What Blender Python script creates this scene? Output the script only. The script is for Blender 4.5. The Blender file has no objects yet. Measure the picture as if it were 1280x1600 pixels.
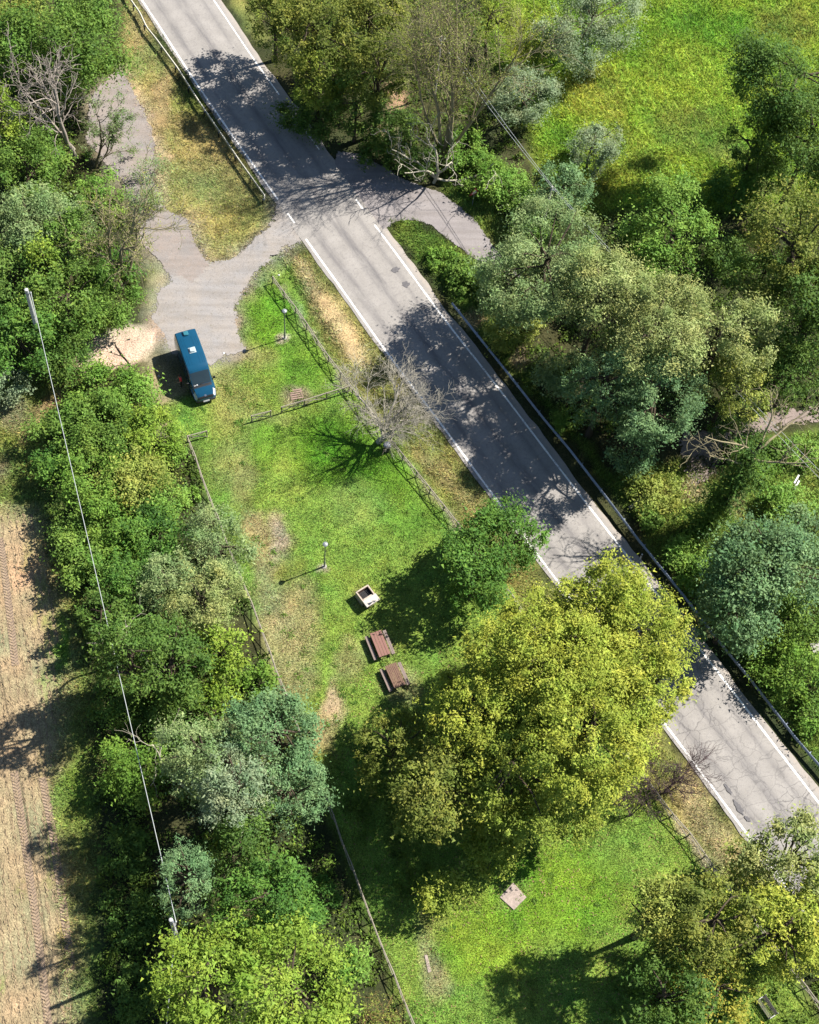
import bpy, bmesh, math, random
import numpy as np
from mathutils import Vector, Matrix

# ------------------------------------------------------------------ camera
SC = bpy.context.scene
F, CX, CY = 2360.0, 640.0, 800.0            # focal length and centre in photo pixels (1280 x 1600)
NAD = (460.0, 2000.0)                       # where plumb lines converge
_up = np.array([-(NAD[0]-CX), NAD[1]-CY, F]); _up /= np.linalg.norm(_up)
_xw = np.array([1.0, 0, 0]); _xw -= _xw.dot(_up)*_up; _xw /= np.linalg.norm(_xw)
_yw = np.cross(_up, _xw)
RM = np.stack([_xw, _yw, _up])              # camera -> world
CAM = RM @ np.array([0, 0, 1.0]) * (F/19.6)
cam = bpy.data.cameras.new('camera'); co = bpy.data.objects.new('camera', cam)
SC.collection.objects.link(co); SC.camera = co
mw = Matrix(RM.tolist()).to_4x4(); mw.translation = Vector(CAM); co.matrix_world = mw
cam.sensor_fit = 'HORIZONTAL'; cam.sensor_width = 36.0; cam.lens = 36.0*F/1280.0
cam.clip_start = 1.0; cam.clip_end = 4000.0

# ------------------------------------------------------------------ sky, sun, exposure
SUN_EL = math.radians(48.0); SUN_AZ = math.radians(24.3)     # direction towards the sun (from +x, counterclockwise)
world = bpy.data.worlds.new('World'); SC.world = world; world.use_nodes = True
wn = world.node_tree.nodes; wl = world.node_tree.links
sky = wn.new('ShaderNodeTexSky'); sky.sky_type = 'NISHITA'; sky.sun_disc = False
sky.sun_elevation = SUN_EL; sky.sun_rotation = math.pi/2 - SUN_AZ
sky.air_density = 1.0; sky.dust_density = 0.4; sky.ozone_density = 2.0
wl.new(sky.outputs[0], wn['Background'].inputs[0]); wn['Background'].inputs[1].default_value = 0.062
sl = bpy.data.lights.new('sun', 'SUN'); sl.energy = 5.0; sl.angle = math.radians(0.5); sl.color = (1.0, 0.955, 0.88)
so = bpy.data.objects.new('sun', sl); SC.collection.objects.link(so)
sd = Vector((math.cos(SUN_EL)*math.cos(SUN_AZ), math.cos(SUN_EL)*math.sin(SUN_AZ), math.sin(SUN_EL)))
so.rotation_euler = sd.to_track_quat('Z', 'Y').to_euler(); so.location = (40, 20, 60)
SC.view_settings.view_transform = 'Standard'; SC.view_settings.look = 'None'
SC.view_settings.exposure = 1.42; SC.view_settings.gamma = 1.0
SC.view_settings.use_curve_mapping = False
SC.cycles.max_bounces = 5; SC.cycles.diffuse_bounces = 3; SC.cycles.glossy_bounces = 2; SC.cycles.transmission_bounces = 4

# ------------------------------------------------------------------ helpers
AL = .58                                    # albedo scale of earth, paving and paint for this exposure
def dk(c, k=None): return tuple(x*(AL if k is None else k) for x in c)
COL = SC.collection

def at(px, py, z=0.0):
    d = RM @ np.array([(px-CX)/F, -(py-CY)/F, -1.0])
    return CAM + d*((z-CAM[2])/d[2])

def ats(pts, z=0.0):
    return np.array([at(p[0], p[1], z) for p in pts])

def scale_at(p):                            # photo pixels per metre at a world point
    return F/-(RM.T @ (np.asarray(p)-CAM))[2]

def tag(o, label=None, cat=None, group=None, kind=None):
    if label: o['label'] = label
    if cat: o['category'] = cat
    if group: o['group'] = group
    if kind: o['kind'] = kind
    return o

def thing(name, label, cat, loc=(0, 0, 0), rotz=0.0, group=None):
    o = bpy.data.objects.new(name, None); COL.objects.link(o)
    o.location = loc; o.rotation_euler = (0, 0, rotz); o.empty_display_size = 0.2
    return tag(o, label, cat, group)

def mesh_np(name, V, Fc, mat, parent=None, attrs=None, smooth=False, uv=None):
    """V (n,3); Fc (m,k) one face size."""
    V = np.asarray(V, np.float32); Fc = np.asarray(Fc, np.int32)
    me = bpy.data.meshes.new(name); n, k = Fc.shape
    me.vertices.add(len(V)); me.vertices.foreach_set('co', V.ravel())
    me.loops.add(n*k); me.loops.foreach_set('vertex_index', Fc.ravel())
    me.polygons.add(n); me.polygons.foreach_set('loop_start', np.arange(0, n*k, k, dtype=np.int32))
    me.update(calc_edges=True)
    if smooth: me.polygons.foreach_set('use_smooth', np.ones(n, bool))
    for an, (dom, ty, data) in (attrs or {}).items():
        a = me.attributes.new(an, ty, dom)
        a.data.foreach_set('value' if ty == 'FLOAT' else 'color', np.asarray(data, np.float32).ravel())
    if uv is not None:
        l = me.uv_layers.new(name='UVMap'); l.data.foreach_set('uv', np.asarray(uv, np.float32)[Fc.ravel()].ravel())
    if mat: me.materials.append(mat)
    o = bpy.data.objects.new(name, me); COL.objects.link(o)
    if parent: o.parent = parent
    return o

def bm_obj(name, bm, mat, parent=None, smooth=False, angle=None):
    me = bpy.data.meshes.new(name); bm.normal_update(); bm.to_mesh(me); bm.free()
    if mat: me.materials.append(mat)
    if smooth:
        for p in me.polygons: p.use_smooth = True
        if angle: me.set_sharp_from_angle(angle=math.radians(angle))
    o = bpy.data.objects.new(name, me); COL.objects.link(o)
    if parent: o.parent = parent
    return o

def add_box(bm, c, s, rot=None, bev=0.0):
    r = bmesh.ops.create_cube(bm, size=1.0)
    m = Matrix.Translation(Vector(c)) @ (rot.to_4x4() if rot else Matrix()) @ Matrix.Diagonal((*s, 1))
    bmesh.ops.transform(bm, matrix=m, verts=r['verts'])
    if bev:
        es = list({e for v in r['verts'] for e in v.link_edges})
        bmesh.ops.bevel(bm, geom=es, offset=bev, segments=1, affect='EDGES')

def add_lathe(bm, prof, seg=16, c=(0, 0, 0)):
    rings = []
    for r, z in prof:
        rings.append([bm.verts.new((c[0]+r*math.cos(2*math.pi*i/seg), c[1]+r*math.sin(2*math.pi*i/seg), c[2]+z)) for i in range(seg)])
    for a, b in zip(rings, rings[1:]):
        for i in range(seg):
            bm.faces.new((a[i], a[(i+1) % seg], b[(i+1) % seg], b[i]))
    if prof[-1][0] > 1e-4: bm.faces.new(rings[-1])
    if prof[0][0] > 1e-4: bm.faces.new(rings[0][::-1])

def unit(v): return v/np.maximum(np.linalg.norm(v, axis=-1, keepdims=True), 1e-9)

def tubes(P, R, sides=4):
    """batch of tubes: P (n,k,3), R (n,k) -> V, quads"""
    n, k, _ = P.shape
    T = np.empty_like(P); T[:, 1:-1] = P[:, 2:]-P[:, :-2]; T[:, 0] = P[:, 1]-P[:, 0]; T[:, -1] = P[:, -1]-P[:, -2]
    T = unit(T); ref = np.where(np.abs(T[..., 2:3]) > 0.8, [1.0, 0, 0], [0, 0, 1.0])
    A = unit(np.cross(T, ref)); B = np.cross(T, A)
    ang = np.arange(sides)*2*math.pi/sides
    V = P[:, :, None, :]+R[:, :, None, None]*(np.cos(ang)[None, None, :, None]*A[:, :, None, :]+np.sin(ang)[None, None, :, None]*B[:, :, None, :])
    idx = np.arange(n*k*sides).reshape(n, k, sides)
    a = idx[:, :-1]; b = idx[:, 1:]
    Q = np.stack([a, np.roll(a, -1, 2), np.roll(b, -1, 2), b], -1).reshape(-1, 4)
    return V.reshape(-1, 3), Q

def join(parts):
    Vs, Fs, o = [], [], 0
    for V, Q in parts:
        Vs.append(V); Fs.append(Q+o); o += len(V)
    return np.concatenate(Vs), np.concatenate(Fs)

_perm = np.random.default_rng(3).random((256, 256))
def vnoise(x, y, s=1.0, off=0):
    x = np.asarray(x)*s+off*17.3; y = np.asarray(y)*s+off*9.1
    xi = np.floor(x).astype(int); yi = np.floor(y).astype(int); fx = x-xi; fy = y-yi
    fx = fx*fx*(3-2*fx); fy = fy*fy*(3-2*fy)
    g = lambda i, j: _perm[i % 256, j % 256]
    return (g(xi, yi)*(1-fx)+g(xi+1, yi)*fx)*(1-fy)+(g(xi, yi+1)*(1-fx)+g(xi+1, yi+1)*fx)*fy
def fbm(x, y, s=1.0, off=0):
    return (vnoise(x, y, s, off)*.5+vnoise(x, y, s*2.1, off+1)*.3+vnoise(x, y, s*4.3, off+2)*.2)

def poly_sd(x, y, poly):
    """signed distance, positive inside"""
    d = np.full(x.shape, 1e9); ins = np.zeros(x.shape, bool); n = len(poly)
    for i in range(n):
        ax, ay = poly[i][:2]; bx, by = poly[(i+1) % n][:2]
        ex, ey = bx-ax, by-ay; L = ex*ex+ey*ey+1e-12
        t = np.clip(((x-ax)*ex+(y-ay)*ey)/L, 0, 1)
        d = np.minimum(d, np.hypot(x-ax-t*ex, y-ay-t*ey))
        c = ((ay > y) != (by > y)) & (x < (bx-ax)*(y-ay)/(by-ay+1e-12)+ax)
        ins ^= c
    return np.where(ins, d, -d)

# ------------------------------------------------------------------ materials
def mat_new(name):
    m = bpy.data.materials.new(name); m.use_nodes = True
    nt = m.node_tree; return m, nt.nodes, nt.links, nt.nodes['Principled BSDF']

def mix_rgb(N, L, fac, a, b, mode='MIX'):
    n = N.new('ShaderNodeMix'); n.data_type = 'RGBA'; n.blend_type = mode
    for s, v in ((n.inputs[0], fac), (n.inputs[6], a), (n.inputs[7], b)):
        if hasattr(v, 'is_linked'): L.new(v, s)
        elif isinstance(v, (int, float)): s.default_value = v
        else: s.default_value = (*v, 1)
    return n.outputs[2]

def mathn(N, L, op, a, b=None, c=None):
    n = N.new('ShaderNodeMath'); n.operation = op
    for i, v in enumerate((a, b, c)):
        if v is None: continue
        if hasattr(v, 'is_linked'): L.new(v, n.inputs[i])
        else: n.inputs[i].default_value = v
    return n.outputs[0]

def noise(N, L, vec, scale, detail=3, rough=.55, dist=0.0):
    n = N.new('ShaderNodeTexNoise'); n.inputs['Scale'].default_value = scale
    n.inputs['Detail'].default_value = detail; n.inputs['Roughness'].default_value = rough; n.inputs['Distortion'].default_value = dist
    if vec is not None: L.new(vec, n.inputs['Vector'])
    return n.outputs[0]

def ramp(N, L, fac, stops):
    n = N.new('ShaderNodeValToRGB'); L.new(fac, n.inputs[0]); cr = n.color_ramp
    while len(cr.elements) < len(stops): cr.elements.new(.5)
    for e, (p, c) in zip(cr.elements, stops):
        e.position = p; e.color = (*c, 1) if not isinstance(c, (int, float)) else (c, c, c, 1)
    return n.outputs[0]

def bump(N, L, h, strength, dist, bsdf):
    b = N.new('ShaderNodeBump'); b.inputs['Strength'].default_value = strength; b.inputs['Distance'].default_value = dist
    L.new(h, b.inputs['Height']); L.new(b.outputs[0], bsdf.inputs['Normal'])

def plain(name, c, rough=.6, metal=0.0, var=.18, nscale=6.0, spec=.4, c2=None, coat=0.0):
    m, N, L, B = mat_new(name)
    tc = N.new('ShaderNodeTexCoord')
    f = noise(N, L, tc.outputs['Object'], nscale, 4); c = dk(c); c2 = dk(c2) if c2 else None
    d = tuple(x*(1-var) for x in c) if c2 is None else c2
    L.new(mix_rgb(N, L, ramp(N, L, f, [(.35, 0.0), (.65, 1.0)]), c, d), B.inputs['Base Color'])
    B.inputs['Roughness'].default_value = rough; B.inputs['Metallic'].default_value = metal
    B.inputs['Specular IOR Level'].default_value = spec; B.inputs['Coat Weight'].default_value = coat
    return m

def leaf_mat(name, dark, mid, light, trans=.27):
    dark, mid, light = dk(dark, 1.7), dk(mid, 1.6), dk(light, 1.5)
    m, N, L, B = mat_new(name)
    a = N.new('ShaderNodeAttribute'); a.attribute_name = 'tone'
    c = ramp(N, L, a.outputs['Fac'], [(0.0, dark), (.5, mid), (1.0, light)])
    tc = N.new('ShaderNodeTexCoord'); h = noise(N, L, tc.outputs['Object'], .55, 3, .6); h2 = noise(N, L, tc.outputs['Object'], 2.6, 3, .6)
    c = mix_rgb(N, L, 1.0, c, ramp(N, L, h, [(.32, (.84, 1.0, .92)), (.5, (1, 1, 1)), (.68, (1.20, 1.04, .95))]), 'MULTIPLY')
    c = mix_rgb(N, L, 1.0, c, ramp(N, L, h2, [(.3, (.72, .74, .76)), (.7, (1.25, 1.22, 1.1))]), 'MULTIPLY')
    L.new(c, B.inputs['Base Color']); B.inputs['Roughness'].default_value = .6; B.inputs['Specular IOR Level'].default_value = .12
    t = N.new('ShaderNodeBsdfTranslucent'); L.new(mix_rgb(N, L, .5, c, (.34, .46, .05), 'MIX'), t.inputs[0])
    mx = N.new('ShaderNodeMixShader'); mx.inputs[0].default_value = trans
    L.new(B.outputs[0], mx.inputs[1]); L.new(t.outputs[0], mx.inputs[2])
    L.new(mx.outputs[0], N['Material Output'].inputs[0])
    return m

PAL = {
 'green': ((0.024, 0.050, 0.010), (0.058, 0.104, 0.018), (0.108, 0.168, 0.034)),
 'bright': ((0.024, 0.054, 0.008), (0.062, 0.116, 0.017), (0.122, 0.192, 0.034)),
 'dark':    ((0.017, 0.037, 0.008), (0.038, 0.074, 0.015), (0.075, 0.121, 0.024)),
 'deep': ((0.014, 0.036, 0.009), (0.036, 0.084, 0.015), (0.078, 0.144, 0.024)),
 'olive': ((0.060, 0.074, 0.015), (0.128, 0.152, 0.032), (0.208, 0.226, 0.056)),
 'dolive':  ((0.033, 0.045, 0.009), (0.075, 0.091, 0.018), (0.141, 0.149, 0.030)),
 'grey': ((0.048, 0.074, 0.030), (0.100, 0.142, 0.058), (0.164, 0.208, 0.094)),
 'silver': ((0.052, 0.074, 0.042), (0.108, 0.142, 0.084), (0.176, 0.212, 0.134)),
 'blue': ((0.028, 0.055, 0.026), (0.062, 0.112, 0.050), (0.116, 0.184, 0.086)),
 'tan': ((0.064, 0.078, 0.026), (0.134, 0.158, 0.056), (0.212, 0.234, 0.094)),
 'yellow': ((0.070, 0.088, 0.011), (0.150, 0.176, 0.024), (0.232, 0.250, 0.044)),
 'yolive':  ((.054, .076, .011), (.115, .148, .022), (.190, .216, .040)),
 'oak': ((0.040, 0.070, 0.009), (0.092, 0.142, 0.018), (0.160, 0.214, 0.034)),
 'fresh': ((0.038, 0.080, 0.014), (0.084, 0.150, 0.026), (0.140, 0.216, 0.044)),
 'autumn':  ((.066, .075, .012), (.130, .145, .022), (.235, .180, .034)),
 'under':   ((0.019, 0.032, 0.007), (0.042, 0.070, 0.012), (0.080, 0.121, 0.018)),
}
LEAF = {k: leaf_mat('leaf_'+k, *v) for k, v in PAL.items()}

def bark(name, c, c2):
    m, N, L, B = mat_new(name); tc = N.new('ShaderNodeTexCoord')
    mp = N.new('ShaderNodeMapping'); mp.inputs['Scale'].default_value = (6, 6, 1.2); L.new(tc.outputs['Object'], mp.inputs[0])
    f = noise(N, L, mp.outputs[0], 3.0, 5)
    c, c2 = dk(c), dk(c2)
    L.new(mix_rgb(N, L, f, c, c2), B.inputs['Base Color']); B.inputs['Roughness'].default_value = .9; B.inputs['Specular IOR Level'].default_value = .15
    bump(N, L, f, .6, .02, B); return m
BARK = bark('bark_brown', (.13, .10, .07), (.06, .045, .03))
BARK_PALE = bark('bark_pale', (.72, .66, .52), (.46, .42, .31))
BARK_GREY = bark('bark_grey', (.52, .45, .385), (.34, .285, .24))
BARK_BEIGE = bark('bark_beige', (.64, .59, .48), (.44, .40, .32))
BARK_WILLOW = bark('bark_willow', (.46, .40, .24), (.26, .22, .12))
BARK_OLIVE = bark('bark_olive', (.22, .19, .10), (.12, .10, .05))
BARK_PURPLE = bark('bark_purple', (.17, .115, .12), (.09, .055, .06))
BARK_DARK = bark('bark_dark', (.055, .042, .035), (.03, .024, .02))
BARK_GOLD = bark('bark_gold', (.42, .29, .11), (.27, .19, .08))
WOOD = bark('weathered_wood', (.46, .41, .33), (.28, .245, .19))
METAL = plain('galvanised_steel', (.36, .42, .52), .42, .55, .25, 3.0)
METAL_CREAM = plain('pale_guardrail_steel', (.72, .69, .58), .55, .1, .2, 2.0)
DARKMETAL = plain('dark_metal', (.05, .052, .055), .5, .3)
CONC = plain('concrete', (.50, .47, .43), .9, 0, .28, 7)
WHITEP = plain('white_paint', (.75, .75, .73), .5, 0, .08)
CABLE = plain('cable_sheath', (.50, .53, .52), .5, 0, .1)

# ------------------------------------------------------------------ ground zones (albedo by region)
def PX(pts): return ats(pts)[:, :2]
ZONES = []        # (polygon world, colour, softness, warp)
def zone(pts, c, soft=.6, k=1.0): ZONES.append((PX(pts), np.array(c), soft, k))
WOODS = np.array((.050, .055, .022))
VERGE = (.215, .225, .065); STRAW = (.44, .36, .185); LAWN = (.195, .300, .050); LUSH = (.115, .270, .018)
DRY = (.310, .285, .125); SOIL = (.44, .33, .235); MEADOW = (.235, .345, .036); FIELD = (.39, .295, .172)
zone([(-900, 640), (60, 585), (125, 575), (165, 560), (150, 620), (90, 640), (60, 720), (90, 790), (125, 960), (145, 1120), (150, 1330), (150, 1640), (140, 2400), (-900, 2400)], (.155, .195, .045), .7)   # grass margin at left
zone([(-900, 800), (50, 800), (72, 860), (92, 990), (95, 1100), (82, 1200), (98, 1330), (108, 1420), (115, 1640), (125, 2400), (-900, 2400)], FIELD, 1.4)      # stubble field
zone([(120, 575), (150, 572), (120, 610), (75, 640), (40, 690), (0, 760), (-20, 740), (30, 680), (70, 620)], (.27, .19, .10), .5)                       # earth track
zone([(118, 566), (150, 528), (200, 506), (240, 508), (247, 545), (236, 568), (180, 574), (140, 592)], (.60, .46, .34), .25)                            # sandy bank
zone([(235, 560), (300, 590), (350, 600), (300, 690), (255, 690), (215, 610)], (.30, .25, .14), .8)
zone([(425, 385), (470, 378), (560, 600), (720, 830), (790, 900), (1060, 1280), (1300, 1620), (1400, 1800), (650, 1800), (640, 1600), (520, 1290), (455, 1105), (380, 910), (296, 690), (250, 640), (330, 590), (385, 560), (365, 480), (395, 430)], LAWN, .5)
zone([(440, 395), (478, 385), (600, 555), (700, 690), (850, 905), (1090, 1225), (1165, 1310), (1290, 1480), (1250, 1500), (1120, 1370), (1040, 1260), (740, 850), (610, 690), (545, 600), (500, 530)], VERGE, .4)
zone([(458, 400), (480, 410), (545, 500), (590, 570), (565, 580), (520, 520), (475, 450)], STRAW, .5)
zone([(650, 690), (690, 720), (770, 800), (760, 830), (700, 770), (640, 710)], (.26, .23, .09), .5)
zone([(1075, 1200), (1100, 1240), (1160, 1330), (1130, 1350), (1080, 1290), (1050, 1230)], (.33, .29, .14), .5)
zone([(440, 445), (520, 560), (552, 602), (545, 610), (500, 545), (432, 448)], (.30, .29, .17), .25)       # bleached strip along the fence
zone([(605, 690), (640, 715), (735, 840), (728, 845), (660, 765)], (.33, .30, .18), .25)
zone([(1040, 1260), (1075, 1295), (1125, 1365), (1118, 1372), (1060, 1300)], (.36, .32, .20), .25)
zone([(180, -60), (215, 0), (280, 130), (400, 305), (436, 322), (430, 345), (370, 400), (330, 415), (300, 380), (290, 345), (235, 300), (240, 250), (190, 110)], (.29, .275, .095), .5)
zone([(190, 100), (225, 130), (250, 230), (262, 310), (240, 330), (235, 240), (205, 160)], STRAW, .6)
zone([(215, -30), (232, 20), (330, 175), (425, 310), (440, 330), (432, 318), (400, 290), (300, 140)], (.16, .20, .055), .2)
zone([(240, 400), (268, 410), (300, 455), (250, 500), (232, 470)], (.27, .25, .10), .6)
zone([(760, -500), (2200, -500), (2200, 330), (1300, 330), (1000, 330), (900, 330), (850, 270), (800, 160), (760, 60)], MEADOW, .8)
zone([(606, 345), (650, 343), (705, 380), (740, 405), (760, 470), (800, 540), (880, 650), (960, 740), (1100, 920), (1300, 1180), (1290, 1210), (1090, 950), (900, 700), (720, 480), (640, 400)], (.120, .185, .030), .35)
zone([(690, 300), (760, 360), (790, 395), (830, 380), (760, 310), (700, 270)], (.16, .22, .04), .4)
zone([(940, 740), (1060, 720), (1100, 760), (1200, 720), (1290, 740), (1290, 880), (1150, 880), (1100, 940), (1300, 1130), (1300, 1190), (1150, 1010)], (.135, .195, .035), .6)
zone([(1120, 712), (1180, 690), (1300, 668), (1300, 745), (1180, 740)], (.135, .195, .035), .6)
zone([(428, 304), (480, 378), (412, 424), (372, 480), (386, 552), (330, 578), (256, 550), (230, 510), (240, 455), (256, 420), (232, 398), (208, 345), (296, 342), (332, 408), (372, 396), (424, 344)], (.30, .27, .20), 1.1)
zone([(186, 102), (226, 166), (250, 250), (246, 300), (208, 345), (160, 255), (134, 160)], (.30, .26, .19), 1.0)
zone([(340, -60), (372, 30), (400, 70), (420, 60), (390, 0), (360, -80)], (.20, .21, .06), .4)
BLOBS = []        # px, py, rx, ry (px), colour, strength
def blob(px, py, rx, ry, c, k=.8):
    p = at(px, py); s = scale_at(p); BLOBS.append((p[0], p[1], rx/s, ry/s/.86, np.array(c), k))
for b in [(420, 500, 45, 55, LUSH, .8), (470, 570, 60, 45, LUSH, .55), (520, 700, 75, 60, LUSH, .9), (600, 740, 60, 50, LUSH, .8), (420, 690, 26, 40, LUSH, .5),
          (640, 790, 70, 60, (.15, .27, .03), .5), (560, 790, 55, 45, (.20, .29, .07), .6), (570, 860, 60, 40, (.20, .30, .05), .5),
          (370, 640, 50, 40, (.27, .30, .09), .8), (335, 590, 40, 30, (.30, .31, .11), .8), (360, 720, 40, 45, (.24, .27, .08), .8),
          (425, 850, 38, 55, DRY, .9), (436, 835, 15, 36, SOIL, .9), (395, 820, 26, 26, (.36, .30, .15), .8), (455, 905, 28, 50, (.23, .23, .045), .8),
          (470, 960, 40, 60, DRY, .9), (412, 905, 20, 55, (.33, .30, .14), .75), (442, 1010, 30, 70, (.33, .30, .14), .7), (380, 760, 26, 40, (.29, .29, .11), .7), (430, 960, 26, 55, (.36, .33, .16), .8), (460, 1040, 40, 60, DRY, .8), (522, 1100, 18, 40, SOIL, .75), (500, 1150, 26, 30, (.33, .27, .14), .8),
          (545, 1030, 28, 34, (.30, .29, .12), .7), (630, 1075, 34, 30, (.32, .30, .13), .8), (570, 1110, 30, 20, (.20, .28, .05), .5),
          (462, 617, 26, 15, (.38, .28, .19), .8), (400, 560, 34, 26, (.26, .28, .10), .5), (430, 655, 40, 16, (.25, .27, .09), .5),
          (507, 884, 10, 8, (.42, .36, .24), .9), (445, 530, 12, 8, (.44, .38, .28), .9), (395, 415, 26, 20, (.24, .24, .09), .6),
          (801, 1402, 26, 24, (.30, .26, .16), .8), (593, 1012, 24, 24, (.30, .27, .13), .55), (612, 1062, 24, 22, (.30, .27, .13), .55), (575, 935, 24, 18, (.28, .27, .11), .5), (672, 1500, 20, 40, (.34, .30, .20), .6), (690, 1540, 25, 30, (.28, .23, .14), .6), (680, 1440, 26, 26, (.25, .25, .09), .6),
          (870, 1400, 120, 70, (.16, .31, .018), .7), (760, 1470, 90, 60, (.18, .32, .02), .6),
          (340, 250, 60, 60, (.28, .24, .09), .6), (300, 160, 30, 50, (.17, .22, .04), .6), (370, 340, 40, 40, (.19, .21, .06), .7), (255, 160, 20, 60, (.30, .23, .12), .7), (220, 40, 24, 50, (.32, .25, .12), .6), (292, 195, 26, 24, (.19, .15, .06), .7),
          (245, 250, 26, 14, (.32, .23, .16), .7),
          (930, 140, 60, 50, (.28, .28, .045), .55), (990, 250, 70, 50, (.25, .29, .045), .5), (1080, 200, 70, 50, (.19, .24, .05), .6), (1000, 60, 60, 50, (.15, .24, .02), .6), (1120, 40, 100, 60, (.12, .25, .02), .7), (1230, 40, 60, 40, (.20, .22, .04), .7), (880, 210, 40, 40, (.12, .25, .02), .7), (930, 300, 40, 30, (.24, .24, .04), .6), (1140, 240, 40, 26, (.30, .29, .10), .4), (820, 60, 40, 50, (.20, .23, .025), .7), (960, 190, 26, 30, (.25, .27, .05), .4),
          (620, 150, 20, 30, (.34, .25, .15), .9), (600, 200, 30, 14, (.32, .26, .14), .7), (1190, 350, 30, 18, (.28, .23, .12), .7), (1195, 290, 26, 14, (.25, .21, .13), .6),
          (1020, 770, 40, 20, (.28, .27, .08), .7), (1085, 770, 26, 20, (.30, .26, .15), .7), (1190, 730, 24, 22, (.13, .30, .015), .9), (1150, 790, 26, 30, (.30, .27, .15), .6), (1080, 910, 30, 16, (.29, .26, .11), .7), (1100, 935, 16, 20, (.28, .22, .14), .6), (1265, 1115, 20, 14, (.34, .28, .20), .8), (745, 500, 24, 12, (.33, .25, .14), .8), (815, 560, 14, 24, (.42, .32, .20), .8), (912, 590, 12, 20, (.40, .32, .24), .8),
          (20, 640, 30, 30, (.30, .26, .16), .6), (100, 600, 40, 20, (.15, .22, .04), .6), (20, 700, 25, 25, (.12, .22, .03), .6), (30, 800, 40, 16, (.30, .27, .13), .7),
          (95, 1010, 10, 50, (.12, .26, .02), .8), (60, 930, 10, 40, (.20, .25, .06), .6), (110, 1250, 34, 60, (.15, .23, .03), .7), (120, 1380, 26, 50, (.22, .22, .06), .6), (100, 1480, 12, 50, (.18, .22, .05), .5), (70, 1080, 8, 40, (.22, .26, .07), .6), (75, 990, 6, 40, (.20, .26, .06), .6), (45, 870, 9, 30, (.24, .26, .09), .6), (30, 1400, 5, 26, (.24, .26, .08), .5), (85, 1330, 8, 50, (.20, .24, .06), .6), (10, 1540, 6, 20, (.18, .26, .05), .6)]:
    blob(*b)

def zone_col(x, y):
    wx = x+(fbm(x, y, .55, 3)-.5)*1.6; wy = y+(fbm(x, y, .55, 8)-.5)*1.6
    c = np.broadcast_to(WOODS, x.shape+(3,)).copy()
    for poly, zc, soft, k in ZONES:
        near = (wx > poly[:, 0].min()-2) & (wx < poly[:, 0].max()+2) & (wy > poly[:, 1].min()-2) & (wy < poly[:, 1].max()+2)
        if not near.any(): continue
        f = np.zeros(x.shape); f[near] = np.clip(poly_sd(wx[near], wy[near], poly)/soft*.5+.5, 0, 1)*k
        c += f[..., None]*(zc-c)
    for bx, by, rx, ry, bc, k in BLOBS:
        q = ((wx-bx)/rx)**2+((wy-by)/ry)**2
        f = k*np.clip(1.25-q, 0, 1)
        c += f[..., None]*(bc-c)
    c *= (.68+.66*fbm(x, y, .9, 5)+.40*vnoise(x, y, 2.3, 15)**1.4)[..., None]
    hv = (fbm(x, y, .35, 11)-.5)[..., None]
    return np.clip(c*(1+hv*np.array([.85, .25, .3]))*AL, .004, .8)

# ditch along the fence, between fence and road
DITCH = PX([(430, 405), (520, 535), (600, 640), (740, 835), (1060, 1265), (1200, 1450), (1400, 1720)])
def seg_dist(x, y, line):
    d = np.full(np.shape(x), 1e9)
    for (ax, ay), (bx, by) in zip(line, line[1:]):
        ex, ey = bx-ax, by-ay; t = np.clip(((x-ax)*ex+(y-ay)*ey)/(ex*ex+ey*ey), 0, 1)
        d = np.minimum(d, np.hypot(x-ax-t*ex, y-ay-t*ey))
    return d
SANDP = PX([(170, 545), (215, 535)])
def gz(x, y):
    z = (fbm(x, y, .25, 20)-.5)*.06+(fbm(x, y, 1.3, 24)-.5)*.03-.034
    z = z-.22*np.exp(-(seg_dist(x, y, DITCH)/.55)**2)
    z = z+.35*np.exp(-(seg_dist(x, y, SANDP)/1.6)**2)
    return z

def grid_axis(lo, hi, step, far, n):
    core = np.arange(lo, hi+1e-6, step); e = np.geomspace(1, far, n)
    return np.concatenate([lo-e[::-1], core, hi+e])
gx = grid_axis(-46, 46, .36, 900, 14); gy = grid_axis(-46, 66, .36, 900, 14)
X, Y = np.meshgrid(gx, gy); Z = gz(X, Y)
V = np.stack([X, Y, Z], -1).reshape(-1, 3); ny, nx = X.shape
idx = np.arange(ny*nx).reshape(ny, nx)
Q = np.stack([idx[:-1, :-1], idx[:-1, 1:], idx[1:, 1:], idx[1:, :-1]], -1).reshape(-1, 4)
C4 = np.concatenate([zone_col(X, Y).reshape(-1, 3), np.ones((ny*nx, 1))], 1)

FIELD_DIR = math.atan2(*(at(75, 1600)-at(25, 1225))[1::-1])
def ground_material():
    m, N, L, B = mat_new('ground_turf'); tc = N.new('ShaderNodeTexCoord')
    a = N.new('ShaderNodeAttribute'); a.attribute_name = 'zone'
    n1 = noise(N, L, tc.outputs['Object'], 9.0, 4, .7); n2 = noise(N, L, tc.outputs['Object'], 2.3, 4, .6); n3 = noise(N, L, tc.outputs['Object'], 30.0, 2, .6)
    k = ramp(N, L, n1, [(.28, .35), (.5, .95), (.75, 1.6)])
    c = mix_rgb(N, L, 1.0, a.outputs['Color'], k, 'MULTIPLY')
    k2 = ramp(N, L, n3, [(.3, .6), (.7, 1.35)])
    c = mix_rgb(N, L, .6, c, mix_rgb(N, L, 1.0, c, k2, 'MULTIPLY'))
    straw = mathn(N, L, 'MULTIPLY', ramp(N, L, n2, [(.56, 0.0), (.72, 1.0)]), .3)
    c = mix_rgb(N, L, straw, c, mix_rgb(N, L, .55, c, (.20, .165, .08)))
    L.new(c, B.inputs['Base Color']); B.inputs['Roughness'].default_value = .95; B.inputs['Specular IOR Level'].default_value = .1
    bump(N, L, n1, .9, .10, B); return m
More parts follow.
